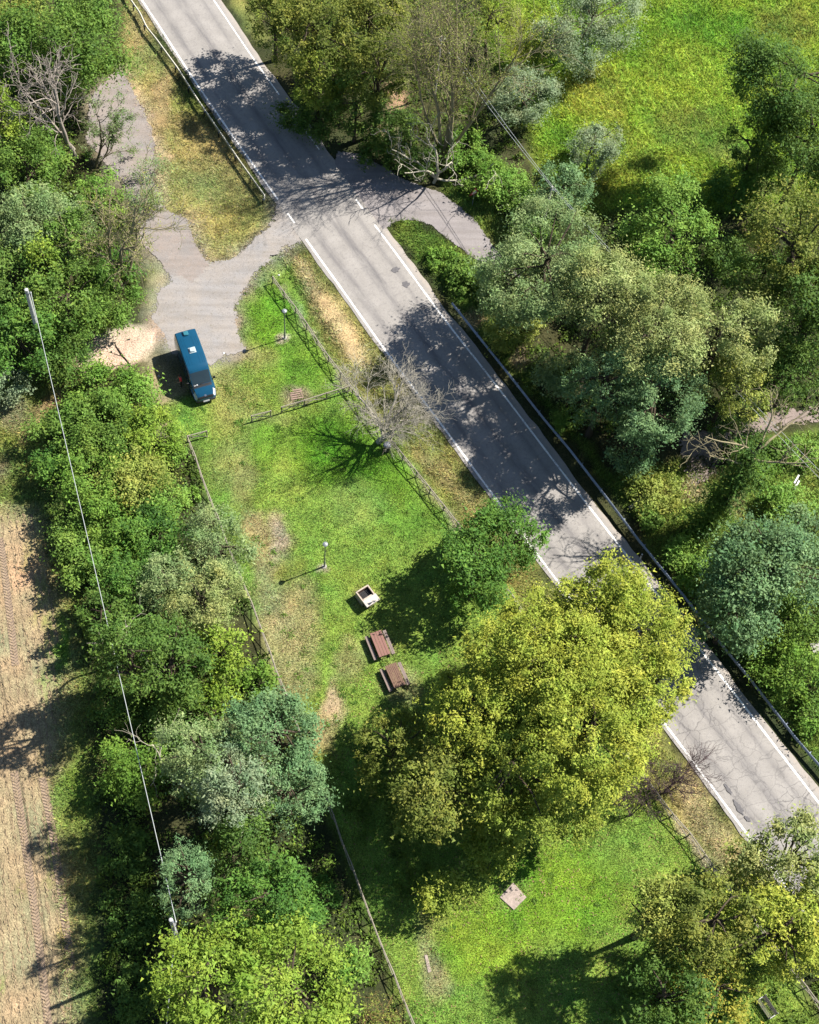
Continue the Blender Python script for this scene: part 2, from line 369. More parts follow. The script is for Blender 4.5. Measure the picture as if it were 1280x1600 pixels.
ground = mesh_np('ground', V, Q, ground_material(), None, {'zone': ('POINT', 'FLOAT_COLOR', C4)}, smooth=True)
tag(ground, kind='structure')

# ------------------------------------------------------------------ road
LL = [(221, 0), (256, 51.5), (293, 111), (349, 192), (386, 245), (433.6, 311), (477, 373.5), (554.5, 480), (595, 540), (680, 650), (747, 742.5), (817.5, 837.5), (1076, 1181), (1159, 1293)]
RL = [(332.6, 0), (372, 51.5), (407, 103), (556, 310), (586, 352), (660, 453), (717, 527.5), (775, 602.5), (870, 730), (955, 837.5), (1032, 931.6), (1093, 1009), (1137, 1067), (1279, 1249)]
def extend(P, a=70, b=70):
    P = P[:, :2]; d0 = unit(P[0]-P[3]); d1 = unit(P[-1]-P[-4])
    return np.vstack([P[0]+d0*a, P, P[-1]+d1*b])
Lw, Rw = extend(ats(LL)), extend(ats(RL))
def resample(P, step):
    s = np.concatenate([[0], np.cumsum(np.linalg.norm(np.diff(P, axis=0), axis=1))]); n = int(s[-1]/step)+1
    t = np.linspace(0, s[-1], n); return np.stack([np.interp(t, s, P[:, i]) for i in range(P.shape[1])], 1)
Ls = resample(Lw, .4)
def smooth_line(P, k=15):
    w = np.ones(k)/k; Pp = np.vstack([P[:1].repeat(k//2, 0)-(P[1]-P[0])*np.arange(k//2, 0, -1)[:, None], P, P[-1:].repeat(k//2, 0)+(P[-1]-P[-2])*np.arange(1, k//2+1)[:, None]])
    return np.stack([np.convolve(Pp[:, i], w, 'valid') for i in range(P.shape[1])], 1)
Ls = smooth_line(Ls, 21)
Tn = unit(np.gradient(Ls, axis=0)); Nn = np.stack([-Tn[:, 1], Tn[:, 0]], 1)   # left normal when going down the photo = towards the right line (east)
if (Rw[5]-Lw[5]) @ Nn[len(Nn)//3] < 0: Nn = -Nn
RW = 6.12
SL = np.concatenate([[0], np.cumsum(np.linalg.norm(np.diff(Ls, axis=0), axis=1))])
def road_pt(i, u, z): p = Ls[i]+Nn[i]*u; return (p[0], p[1], z)
cols = [None, 0.0, 1.2, 2.4, 3.06, 3.7, 4.9, 6.12, None]
Vr, UV = [], []
for i in range(len(Ls)):
    el = -(.22+.10*float(vnoise(SL[i], 0, 1.1, 1))+.14*float(vnoise(SL[i], 3, .3, 2)))
    er = RW+.38+.22*float(vnoise(SL[i], 7, .9, 4))+.35*float(vnoise(SL[i], 7, .25, 5))
    for u in [el]+cols[1:-1]+[er]:
        Vr.append(road_pt(i, u, .016+.045*(1-((u-3.06)/3.4)**2))); UV.append((u, SL[i]))
nc = len(cols); ii = np.arange(len(Vr)).reshape(-1, nc)
Qr = np.stack([ii[:-1, :-1], ii[1:, :-1], ii[1:, 1:], ii[:-1, 1:]], -1).reshape(-1, 4)
def road_material():
    m, N, L, B = mat_new('old_asphalt'); uvn = N.new('ShaderNodeUVMap'); uv = uvn.outputs[0]
    sx = N.new('ShaderNodeSeparateXYZ'); L.new(uv, sx.inputs[0]); u = sx.outputs[0]; v = sx.outputs[1]
    mp = N.new('ShaderNodeMapping'); mp.inputs['Scale'].default_value = (1.4, .16, 1); L.new(uv, mp.inputs[0])
    streak = noise(N, L, mp.outputs[0], 1.6, 5, .6)
    fine = noise(N, L, uv, 26.0, 3, .7); blot = noise(N, L, uv, .55, 4, .6); med = noise(N, L, uv, 4.0, 4, .65)
    c = ramp(N, L, blot, [(.3, dk((.336, .310, .284))), (.7, dk((.425, .394, .362)))])
    def band(c0, w):
        d = mathn(N, L, 'DIVIDE', mathn(N, L, 'SUBTRACT', u, c0), w)
        return mathn(N, L, 'POWER', 2.718, mathn(N, L, 'MULTIPLY', mathn(N, L, 'MULTIPLY', d, d), -1.0))
    bands = mathn(N, L, 'ADD', mathn(N, L, 'ADD', band(1.15, .42), mathn(N, L, 'MULTIPLY', band(3.25, .48), 1.25)), mathn(N, L, 'MULTIPLY', band(5.1, .35), .7))
    bf = mathn(N, L, 'MULTIPLY', bands, ramp(N, L, streak, [(.32, .05), (.68, .72)]))
    c = mix_rgb(N, L, bf, c, dk((.155, .145, .15)))
    c = mix_rgb(N, L, ramp(N, L, med, [(.52, 0.0), (.70, .45)]), c, dk((.20, .185, .185)))
    k = ramp(N, L, fine, [(.3, .78), (.7, 1.18)]); c = mix_rgb(N, L, 1.0, c, k, 'MULTIPLY')
    # cracks: two scales of distorted cells, stretched across the lanes
    def cracks(sc, sy, w, dist):
        wp = N.new('ShaderNodeMapping'); wp.inputs['Scale'].default_value = (sc, sy, 1); L.new(uv, wp.inputs[0])
        nv = N.new('ShaderNodeTexNoise'); nv.inputs['Scale'].default_value = 2.2; nv.inputs['Detail'].default_value = 4; L.new(uv, nv.inputs[0])
        ad = N.new('ShaderNodeVectorMath'); ad.operation = 'MULTIPLY_ADD'; L.new(nv.outputs[1], ad.inputs[0]); ad.inputs[1].default_value = (dist, dist, 0); L.new(wp.outputs[0], ad.inputs[2])
        vo = N.new('ShaderNodeTexVoronoi'); vo.feature = 'DISTANCE_TO_EDGE'; vo.inputs['Scale'].default_value = 1.0; L.new(ad.outputs[0], vo.inputs['Vector'])
        return ramp(N, L, vo.outputs['Distance'], [(0.0, 1.0), (w, 0.0)])
    wear = noise(N, L, uv, .12, 2, .5)
    bottom = N.new('ShaderNodeMapRange'); L.new(v, bottom.inputs[0]); bottom.inputs[1].default_value = 70+62; bottom.inputs[2].default_value = 70+92
    bottom.inputs[3].default_value = .22; bottom.inputs[4].default_value = 1.0
    amt = mathn(N, L, 'MULTIPLY', ramp(N, L, wear, [(.40, .35), (.62, 1.0)]), bottom.outputs[0])
    ck = mathn(N, L, 'MAXIMUM', cracks(.62, 1.0, .030, .5), mathn(N, L, 'MULTIPLY', cracks(1.9, .9, .05, .8), ramp(N, L, bands, [(.45, 0.0), (.8, 1.0)])))
    ckf = mathn(N, L, 'MULTIPLY', ck, amt)
    c = mix_rgb(N, L, mathn(N, L, 'MULTIPLY', ckf, .85), c, dk((.085, .078, .08)))
    # crumbled dusty shoulder
    sh = N.new('ShaderNodeMapRange'); L.new(u, sh.inputs[0]); sh.inputs[1].default_value = 6.25; sh.inputs[2].default_value = 6.6
    c = mix_rgb(N, L, mathn(N, L, 'MULTIPLY', sh.outputs[0], ramp(N, L, med, [(.4, .3), (.6, 1.0)])), c, dk((.46, .40, .34)))
    L.new(c, B.inputs['Base Color']); B.inputs['Roughness'].default_value = .85; B.inputs['Specular IOR Level'].default_value = .25
    h = mathn(N, L, 'SUBTRACT', fine, mathn(N, L, 'MULTIPLY', ckf, 1.0)); bump(N, L, h, .5, .02, B); return m
ASPH = road_material()
road = mesh_np('road', Vr, Qr, ASPH, None, None, True, UV); tag(road, kind='structure')

def line_material():
    m, N, L, B = mat_new('road_paint'); tc = N.new('ShaderNodeTexCoord')
    f = noise(N, L, tc.outputs['Object'], 7.0, 5, .7); g = noise(N, L, tc.outputs['Object'], .35, 2)
    w = mathn(N, L, 'ADD', f, mathn(N, L, 'MULTIPLY', mathn(N, L, 'SUBTRACT', g, .5), .5))
    L.new(mix_rgb(N, L, ramp(N, L, w, [(.50, 0.0), (.64, .8)]), (.68, .66, .62), (.21, .19, .185)), B.inputs['Base Color'])
    B.inputs['Roughness'].default_value = .6; return m
PAINT = line_material()
def s_of(p):                                     # along-road coordinate of a photo pixel on the ground
    q = at(*p)[:2]; return SL[np.argmin(np.linalg.norm(Ls+Nn*3-q, axis=1))]
def edge_line(u, s0, s1, w=.155):
    ss = np.arange(s0, s1, .3); Vv, q = [], []
    for s in ss:
        i = np.interp(s, SL, np.arange(len(SL))); a = int(i); b = min(a+1, len(SL)-1); t = i-a
        P = Ls[a]*(1-t)+Ls[b]*t; n = Nn[a]; j = .02*(float(vnoise(s, u, 1.7, 9))-.5)
        for e in (-w/2+j, w/2-j):
            uu = u+e; p = P+n*uu; Vv.append((p[0], p[1], .021+.045*(1-((uu-3.06)/3.4)**2)))
    k = np.arange(len(ss)-1)*2; q = np.stack([k, k+2, k+3, k+1], 1)
    mesh_np('edge_line', Vv, q, PAINT, road)
edge_line(.02, 5, s_of((433.6, 311)))
edge_line(.02, s_of((448, 332)), s_of((461, 350)))
edge_line(.02, s_of((478, 375)), SL[-1]-5)
edge_line(6.08, 5, s_of((440, 148)), .11)
edge_line(6.08, s_of((470, 190)), s_of((500, 232)), .10)
edge_line(6.08, s_of((556, 310)), s_of((567, 326)))
edge_line(6.08, s_of((587, 353)), SL[-1]-5)

TAR = plain('tar_patch', (.16, .15, .155), .8, 0, .3, 8)
def flat_blob(name, px, py, rx, ry, z, mat, parent, seed, n=22, rot=0.0):
    r = np.random.default_rng(seed); c = at(px, py); s = scale_at(c); bm = bmesh.new(); vs = []
    for k in range(n):
        a = 2*math.pi*k/n; j = .7+.5*r.random(); x = rx/s*j*math.cos(a); y = ry/s*j*math.sin(a)
        vs.append(bm.verts.new((c[0]+x*math.cos(rot)-y*math.sin(rot), c[1]+x*math.sin(rot)+y*math.cos(rot), z)))
    bm.faces.new(vs)
    return bm_obj(name, bm, mat, parent)
for k, (x, y, rx, ry, ro) in enumerate([(634, 445, 6.5, 6, 0), (618, 422, 7, 5, .4), (661, 481, 3, 2.5, 0), (1154, 1262, 13, 4.5, -1.0), (1138, 1234, 10, 3, -1.05), (1228, 1286, 7, 5, -.6), (1216, 1275, 3.5, 2, 0), (1168, 1280, 6, 3, -.8)]):
    flat_blob('tar_patch', x, y, rx, ry, .070+.003*k, TAR, road, 40+k, rot=ro)

# ------------------------------------------------------------------ side road, drive, old pavement, tracks
def sheet(name, pts, z, mat, jit=.25, seed=1, kind='structure', cell=.09):
    """paved sheet with a ragged, crumbling edge (small cells kept where the noisy outline says so)"""
    P = ats(pts)[:, :2]; lo = P.min(0)-.6; hi = P.max(0)+.6; x = np.arange(lo[0], hi[0], cell); y = np.arange(lo[1], hi[1], cell); X, Y = np.meshgrid(x, y)
    sd_ = poly_sd(X[:-1, :-1]+cell/2, Y[:-1, :-1]+cell/2, P); xc, yc = X[:-1, :-1], Y[:-1, :-1]
    keep = sd_ > (fbm(xc, yc, 1.0, seed)-.5)*jit*3.0+(fbm(xc, yc, 7.0, seed+3)-.5)*jit*1.6
    jx = (vnoise(X, Y, 9.0, seed+6)-.5)*cell*.9; jy = (vnoise(X, Y, 9.0, seed+7)-.5)*cell*.9
    V = np.stack([X+jx, Y+jy, np.full(X.shape, z)], -1).reshape(-1, 3); k = np.arange(X.size).reshape(X.shape)
    Q = np.stack([k[:-1, :-1], k[:-1, 1:], k[1:, 1:], k[1:, :-1]], -1)[keep]
    u, inv = np.unique(Q, return_inverse=True); o = mesh_np(name, V[u], inv.reshape(-1, 4), mat); tag(o, kind=kind); return o
def paving_material(name, c1, c2, c3, spots=.3, sc=1.0):
    m, N, L, B = mat_new(name); tc = N.new('ShaderNodeTexCoord'); o = tc.outputs['Object']
    c1, c2, c3 = dk(c1), dk(c2), dk(c3)
    a = noise(N, L, o, .45*sc, 4, .6); b = noise(N, L, o, 3.2*sc, 5, .7); g = noise(N, L, o, 28.0, 3, .7)
    c = ramp(N, L, a, [(.32, c1), (.68, c2)]); c = mix_rgb(N, L, ramp(N, L, b, [(.56, 0.0), (.72, spots)]), c, c3)
    mp = N.new('ShaderNodeMapping'); mp.inputs['Rotation'].default_value = (0, 0, math.radians(-57)); mp.inputs['Scale'].default_value = (.14, 1.5, 1); L.new(o, mp.inputs[0])
    rut = noise(N, L, mp.outputs[0], 1.1, 4, .55); c = mix_rgb(N, L, 1.0, c, ramp(N, L, rut, [(.32, (.86, .85, .83)), (.52, (1, 1, 1)), (.70, (1.10, 1.10, 1.10))]), 'MULTIPLY')
    c = mix_rgb(N, L, 1.0, c, ramp(N, L, g, [(.25, .65), (.75, 1.25)]), 'MULTIPLY')
    L.new(c, B.inputs['Base Color']); B.inputs['Roughness'].default_value = .9; B.inputs['Specular IOR Level'].default_value = .2
    bump(N, L, mathn(N, L, 'ADD', b, g), .5, .03, B); return m
SIDE = paving_material('side_asphalt', (.30, .27, .265), (.36, .325, .315), (.22, .20, .19))
GRAVEL = paving_material('gravel', (.35, .335, .33), (.405, .355, .31), (.20, .18, .125), .7)
OLDP = paving_material('old_pavement', (.30, .275, .26), (.37, .305, .265), (.20, .175, .145), .6)
LANE = paving_material('forest_lane', (.27, .215, .19), (.36, .285, .25), (.12, .10, .075), .8)
sheet('side_road', [(520, 262), (528, 236), (560, 240), (600, 262), (640, 284), (692, 303), (742, 342), (776, 392), (820, 440), (795, 455), (745, 408), (705, 376), (672, 350), (648, 343), (622, 345), (606, 356), (590, 362), (560, 330)], .015, SIDE, .1, 2)
sheet('forest_lane', [(1064, 680), (1100, 672), (1150, 668), (1205, 642), (1280, 638), (1280, 660), (1200, 668), (1130, 695), (1110, 750), (1086, 768), (1068, 735)], .012, LANE, .45, 4)
sheet('gravel_drive', [(432, 308), (446, 330), (458, 350), (474, 376), (441, 387), (408, 418), (382, 450), (366, 478), (370, 520), (381, 546), (352, 556), (330, 566), (300, 580), (262, 540), (246, 520), (240, 500), (246, 455), (268, 440), (262, 418), (300, 392), (330, 412), (372, 400), (428, 346)], .012, GRAVEL, .26, 5)
sheet('old_pavement', [(186, 108), (205, 130), (222, 168), (238, 210), (246, 250), (240, 285), (262, 330), (292, 342), (304, 376), (326, 414), (300, 440), (262, 424), (236, 395), (216, 372), (205, 330), (195, 285), (160, 250), (135, 215), (140, 160), (165, 122)], .016, OLDP, .2, 9)
def track_material():
    m, N, L, B = mat_new('tyre_tread'); uvn = N.new('ShaderNodeUVMap'); s = N.new('ShaderNodeSeparateXYZ'); L.new(uvn.outputs[0], s.inputs[0])
    tc = N.new('ShaderNodeTexCoord')
    ab = mathn(N, L, 'ABSOLUTE', s.outputs[0]); ph = mathn(N, L, 'ADD', mathn(N, L, 'MULTIPLY', s.outputs[1], 4.2), mathn(N, L, 'MULTIPLY', ab, 2.6))
    w = mathn(N, L, 'SINE', mathn(N, L, 'MULTIPLY', ph, 6.2832)); n = noise(N, L, tc.outputs['Object'], 3.0, 4); n2 = noise(N, L, tc.outputs['Object'], 20.0, 3)
    n3 = noise(N, L, tc.outputs['Object'], .8, 3); f = mathn(N, L, 'ADD', mathn(N, L, 'MULTIPLY', w, ramp(N, L, n3, [(.38, .02), (.62, .42)])), n)
    c = mix_rgb(N, L, ramp(N, L, f, [(.2, 0.0), (.95, 1.0)]), dk((.27, .19, .125)), dk((.46, .335, .225))); c = mix_rgb(N, L, 1.0, c, ramp(N, L, n2, [(.3, .8), (.7, 1.15)]), 'MULTIPLY')
    L.new(c, B.inputs['Base Color']); B.inputs['Roughness'].default_value = .95; bump(N, L, w, .8, .05, B); return m
TRACK = track_material()
for pts in ([(22, 1205), (38, 1310), (58, 1450), (80, 1640)], [(66, 1215), (82, 1300), (98, 1410), (112, 1520)], [(0, 840), (12, 930), (24, 1040)]):
    P = resample(ats(pts)[:, :2], .3); t = unit(np.gradient(P, axis=0)); n = np.stack([-t[:, 1], t[:, 0]], 1); Vv = []; uvs = []
    for i in range(len(P)):
        for e in (-.27, 0, .27):
            p = P[i]+n[i]*e; Vv.append((*p, float(gz(p[0], p[1]))+.02)); uvs.append((e, i*.3))
    k = np.arange(len(P)*3).reshape(-1, 3); q = np.stack([k[:-1, :-1], k[1:, :-1], k[1:, 1:], k[:-1, 1:]], -1).reshape(-1, 4)
    o = mesh_np('tyre_track', Vv, q, TRACK, ground, None, False, uvs)
# raised furrow clods on the stubble field
def clods():
    FP = PX([(-40, 800), (50, 800), (72, 860), (92, 990), (95, 1100), (82, 1200), (98, 1330), (108, 1420), (115, 1640), (-60, 1640)])
    r = np.random.default_rng(5); n = 26000
    p = np.stack([r.uniform(FP[:, 0].min(), FP[:, 0].max(), n), r.uniform(FP[:, 1].min(), FP[:, 1].max(), n)], 1)
    ca, sa = math.cos(FIELD_DIR), math.sin(FIELD_DIR); w = -p[:, 0]*sa+p[:, 1]*ca
    row = .5+.5*np.cos(w*2*math.pi/.55)
    k = (poly_sd(p[:, 0], p[:, 1], FP) > .1) & (r.random(n) < row**2*.9+.06); p = p[k]; n = len(p)
    d = np.stack([np.full(n, ca), np.full(n, sa), np.zeros(n)], 1)+r.normal(0, .35, (n, 3))*[1, 1, .3]; d = unit(d)
    s = unit(np.cross(d, [0, 0, 1.0])); L = r.uniform(.06, .22, (n, 1)); W = r.uniform(.012, .05, (n, 1)); H = r.uniform(.02, .07, (n, 1))
    b = np.stack([p[:, 0], p[:, 1], gz(p[:, 0], p[:, 1])], 1)
    V = np.stack([b-d*L-s*W, b+d*L-s*W, b+d*L*.7+[0, 0, 1]*H, b-d*L*.7+[0, 0, 1]*H, b-d*L+s*W, b+d*L+s*W], 1).reshape(-1, 3)
    i = np.arange(n)[:, None]*6; Q = np.concatenate([i+[0, 1, 2, 3], i+[3, 2, 5, 4]])
    o = mesh_np('stubble', V, Q, plain('stubble_straw', (.44, .33, .195), .95, 0, .5, 5.0)); tag(o, 'pale stubble and clods in rows on the ploughed field', 'stubble', kind='stuff')
clods()

# ------------------------------------------------------------------ grass blades
def blade_material(name):
    m, N, L, B = mat_new(name); a = N.new('ShaderNodeAttribute'); a.attribute_name = 'col'
    L.new(a.outputs['Color'], B.inputs['Base Color']); B.inputs['Roughness'].default_value = .6; B.inputs['Specular IOR Level'].default_value = .2
    t = N.new('ShaderNodeBsdfTranslucent'); L.new(a.outputs['Color'], t.inputs[0]); mx = N.new('ShaderNodeMixShader'); mx.inputs[0].default_value = .3
    L.new(B.outputs[0], mx.inputs[1]); L.new(t.outputs[0], mx.inputs[2]); L.new(mx.outputs[0], N['Material Output'].inputs[0]); return m
BLADE = blade_material('grass_blade')
NO_GRASS = [PX([(186, 108), (222, 168), (246, 250), (240, 285), (292, 342), (326, 414), (372, 400), (428, 346), (446, 330), (474, 376), (408, 418), (366, 478), (381, 546), (300, 580), (240, 500), (268, 440), (236, 395), (205, 330), (150, 250), (140, 160)]),
            PX([(570, 240), (640, 284), (692, 303), (742, 342), (776, 392), (745, 408), (705, 376), (648, 343), (612, 346)]),
            PX([(118, 566), (150, 528), (200, 506), (240, 508), (247, 545), (236, 568), (140, 592)])]
def on_road(x, y, m=0.0):
    q = np.stack([x, y], 1); out = np.zeros(len(x), bool)
    i = np.argmin(np.abs((Ls[::10, 1][None]-y[:, None])), 1)*10
    u = ((q-Ls[i])*Nn[i]).sum(1); return (u > -.15+m) & (u < RW+.45-m)
def scatter_blades(name, pts, dens, h, w, lean, label, bright=1.0, seed=1, clump=.5, poly_extra=None, satv=.3):
    r = np.random.default_rng(seed); P = PX(pts); lo = P.min(0); hi = P.max(0); n = int((hi[0]-lo[0])*(hi[1]-lo[1])*dens)
    x = r.uniform(lo[0], hi[0], n); y = r.uniform(lo[1], hi[1], n)
    k = poly_sd(x, y, P) > (fbm(x, y, .8, seed)-.5)*.8
    k &= r.random(n) < (1-clump)+clump*np.clip(fbm(x, y, 1.1, seed+9)*2.6-.7, 0, 1)
    x, y = x[k], y[k]; k = ~on_road(x, y)
    x, y = x[k], y[k]
    for g in NO_GRASS:
        k = poly_sd(x, y, g) < .05+.7*r.random(len(x))**3; x, y = x[k], y[k]
    n = len(x); c = zone_col(x, y)*bright
    lum = c[:, 0]/(c[:, 1]+1e-6); keep = r.random(n) > np.clip((lum-1.12)*4, 0, .9); x, y, c = x[keep], y[keep], c[keep]; n = len(x)   # bare soil keeps few blades
    c = c*r.uniform(.4, 1.75, (n, 1))*(1+r.normal(0, satv*.35, (n, 3))); c = np.clip(c, .01, .6)
    a = r.uniform(0, 2*math.pi, n); d = np.stack([np.cos(a), np.sin(a), np.zeros(n)], 1); s = np.stack([-d[:, 1], d[:, 0], d[:, 2]], 1)
    hh = r.uniform(h[0], h[1], (n, 1))*(.6+.8*fbm(x, y, .7, seed+4))[:, None]; ww = r.uniform(w[0], w[1], (n, 1)); ll = hh*r.uniform(lean[0], lean[1], (n, 1))
    b = np.stack([x, y, gz(x, y)-.01], 1); tip = b+d*ll+[0, 0, 1]*hh
    V = np.stack([b-s*ww, b+s*ww, tip], 1).reshape(-1, 3); Q = np.arange(n*3).reshape(-1, 3)
    o = mesh_np(name, V, Q, BLADE, None, {'col': ('FACE', 'FLOAT_COLOR', np.concatenate([c, np.ones((n, 1))], 1))})
    tag(o, label, 'grass', kind='stuff'); return o
LAWN_P = [(420, 388), (472, 378), (560, 600), (720, 830), (1060, 1280), (1300, 1620), (640, 1640), (520, 1290), (455, 1105), (380, 910), (296, 690), (240, 640), (330, 590), (385, 560), (365, 480), (395, 430)]
scatter_blades('lawn_grass', LAWN_P, 230, (.05, .14), (.018, .042), (.5, 1.6), 'short mown green and yellowing grass of the picnic lawn', 1.05, 11, .35)
scatter_blades('verge_grass', [(440, 395), (478, 385), (600, 555), (700, 690), (850, 905), (1090, 1225), (1165, 1310), (1340, 1550), (1290, 1540), (1120, 1370), (1040, 1260), (740, 850), (610, 690), (545, 600), (500, 530)], 170, (.12, .30), (.015, .035), (.4, 1.4), 'long straw-coloured grass between picnic fence and road', 1.45, 12, .5)
scatter_blades('verge_grass', [(170, -60), (222, -20), (300, 120), (410, 290), (445, 328), (430, 345), (370, 400), (330, 415), (296, 370), (290, 345), (235, 300), (240, 250), (185, 100), (160, 20)], 160, (.10, .26), (.015, .035), (.4, 1.4), 'dry straw grass between the pale guardrail and old tarmac', 1.4, 13, .5)
scatter_blades('meadow_grass', [(740, -40), (1330, -40), (1330, 340), (1000, 340), (900, 330), (850, 270), (790, 160)], 125, (.16, .40), (.022, .05), (.5, 1.5), 'tall yellow-green meadow grass in the top right', 1.35, 14, .35)
scatter_blades('roadside_grass', [(606, 345), (650, 340), (705, 378), (742, 405), (780, 470), (820, 540), (900, 650), (980, 740), (1120, 920), (1310, 1150), (1310, 1240), (1090, 950), (900, 700), (720, 480), (640, 400)], 190, (.12, .36), (.018, .045), (.4, 1.3), 'lush green grass along the road beside the steel guardrail', 1.4, 15, .45)
scatter_blades('rough_grass', [(690, 295), (770, 370), (800, 395), (840, 370), (760, 300), (700, 265)], 200, (.15, .40), (.02, .05), (.4, 1.3), 'bright green rough grass beside the side road', 1.5, 16, .4)
scatter_blades('rough_grass', [(940, 740), (1060, 715), (1120, 712), (1190, 690), (1310, 668), (1310, 1190), (1150, 1010)], 120, (.15, .45), (.02, .06), (.4, 1.4), 'patchy green rough grass in the clearing right of the road', 1.5, 17, .5)
scatter_blades('field_margin_grass', [(-30, 640), (60, 590), (125, 575), (140, 610), (90, 640), (60, 720), (90, 790), (125, 960), (145, 1120), (150, 1330), (150, 1640), (100, 1640), (80, 1200), (92, 990), (50, 800), (-30, 800)], 120, (.12, .35), (.018, .045), (.4, 1.4), 'green weeds and grass along the edge of the stubble field', 1.4, 18, .55)

# ------------------------------------------------------------------ plants
def sphere_dirs(r, n): return unit(r.normal(0, 1, (n, 3)))

def leaves(r, C, rc, dens, size, elong=1.7, ctone=None, maxn=60000, squash=.8, droop=0.0, upb=.55):
    """leaf-sized diamonds spread through clumps C (n,3) with radii rc"""
    n = int(min(maxn, dens*np.sum(4*math.pi*rc**2)))
    k = r.choice(len(C), n, p=rc**2/np.sum(rc**2)); d = sphere_dirs(r, n)
    rad = np.clip(r.normal(.74, .27, n), .05, 1.5); far = r.random(n) < .26; rad[far] = r.uniform(.4, 2.1, far.sum())
    P = C[k]+d*(rc[k]*rad)[:, None]*(r.uniform(.65, 1.4, (len(C), 3))[k])*[1, 1, squash]; P[:, 2] = np.maximum(P[:, 2], .03)
    nrm = unit(.45*d+np.array([.22, .1, upb+.15])+.45*r.normal(0, 1, (n, 3)))
    t = r.normal(0, 1, (n, 3))+d*.5+np.array([0, 0, -droop]); t = unit(t-(t*nrm).sum(1, keepdims=True)*nrm); b = np.cross(nrm, t)
    L = size*np.clip(r.lognormal(-.06, .32, (n, 1)), .4, 1.65)*r.uniform(.75, 1.25, len(C))[k][:, None]; W = L/elong*r.uniform(.75, 1.3, (n, 1))
    V = np.stack([P-t*L*.45-b*W*.5, P-t*L*.45+b*W*.5, P+t*L*.55], 1).reshape(-1, 3)
    ct = (ctone if ctone is not None else r.random(len(C)))[k]
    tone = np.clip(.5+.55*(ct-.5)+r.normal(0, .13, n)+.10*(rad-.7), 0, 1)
    return V, np.arange(n*3).reshape(-1, 3), tone

def clump_shell(r, R, Rz, frac, bottom=-.55, rough=.30, fill=1.2, inner=.22):
    """clump centres over an uneven crown made of several lobes"""
    k = int(r.integers(5, 9)); off = sphere_dirs(r, k)*r.uniform(.42, .66, (k, 1)); off[:, 2] = off[:, 2]*.75+.05; lr = r.uniform(.34, .56, k)
    off = np.vstack([[0, 0, 0], off]); lr = np.concatenate([[.66], lr])*(1+rough*.25)
    nc = int(max(18, fill*3.1/(frac**2))); Cs = []
    pick = r.choice(k+1, nc*4, p=lr**2/np.sum(lr**2)); d = sphere_dirs(r, nc*4)
    P = off[pick]+d*lr[pick][:, None]
    dist = np.linalg.norm(P[:, None, :]-off[None], axis=2)/lr[None]; dist[np.arange(len(P)), pick] = 9
    deep = dist.min(1) < .80; keep = (~deep) | (r.random(len(P)) < inner*.5); keep &= P[:, 2] > bottom
    P = P[keep][:nc]; rc = R*frac*r.uniform(.5, 1.25, len(P))
    m = r.random(len(P)) < .12; P[m] *= r.uniform(1.08, 1.22, (m.sum(), 1)); rc[m] *= .6        # stray sprays past the outline
    return P*[R, R, Rz], rc

NLEAF = [0]
def limbs_to(r, base, top, C, n, rad):
    sel = r.choice(len(C), min(n, len(C)), replace=False); P = []; 
    for j in sel:
        t = r.uniform(.35, .95); s = base+(top-base)*t; e = C[j]; m = (s+e)/2+np.array([0, 0, .12*np.linalg.norm(e-s)])+r.normal(0, .12, 3)
        q = np.array([s, s*.55+m*.45+r.normal(0, .05, 3), m, m*.5+e*.5+r.normal(0, .08, 3), e]); P.append(q)
    P = np.array(P); R = np.linspace(1, .22, 5)[None]*rad*r.uniform(.35, .6, (len(P), 1))
    return tubes(P, R, 5)

def tree(px, py, r_px, hc, rz, pal, label, name='tree', cat='tree', seed=0, frac=.27, dens=1.0, leaf=.24, elong=1.7, bottom=-.6, rough=.30, lean=(0, 0), barkm=None, droop=0.0, group=None, trunk=True, fill=1.0, squash=.8):
    r = np.random.default_rng(1000+seed); c = at(px, py, hc); R = r_px/scale_at(c)*1.14; leaf *= .86
    bx, by = c[0]+lean[0], c[1]+lean[1]; base = np.array([bx, by, float(gz(bx, by))])
    t = thing(name, label, cat, tuple(base), 0, group)
    C, rc = clump_shell(r, R, rz, frac, bottom, rough, fill); C = C+(c-base)
    k = C[:, 2]-rc*squash < .05; C[k, 2] = (rc*squash)[k]*.8+.05
    dn = 24*dens*(.24/leaf)**2
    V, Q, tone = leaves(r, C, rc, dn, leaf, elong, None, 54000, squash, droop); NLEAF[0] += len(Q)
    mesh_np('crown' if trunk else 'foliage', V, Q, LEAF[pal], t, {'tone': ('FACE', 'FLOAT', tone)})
    top = (c-base)+np.array([0, 0, rz*.45]); tr = max(.05, .035*(hc+rz)*.55)
    n = 7; s = np.linspace(0, 1, n)[:, None]; P = s*top+np.sin(s*math.pi)*r.normal(0, .18, 3)*[1, 1, 0]; P[0, 2] = -.15
    Rr = tr*(1-.75*s[:, 0]); Rr[0] *= 1.5
    parts = [tubes(P[None], Rr[None], 8)]
    mesh_np('trunk' if trunk else 'stem', *parts[0], barkm or BARK, t, None, True)
    if trunk:
        V2, Q2 = limbs_to(r, P[1], P[-1], C, 16, tr); mesh_np('limbs', V2, Q2, barkm or BARK, t, None, True)
    return t

def bush(px, py, r_px, hc, rz, pal, label, name='bush', seed=0, **kw):
    kw.setdefault('bottom', -.3); kw.setdefault('frac', .30); kw.setdefault('leaf', .21); kw.setdefault('fill', .85)
    return tree(px, py, r_px, hc, rz, pal, label, name, 'bush', seed, trunk=False, **kw)

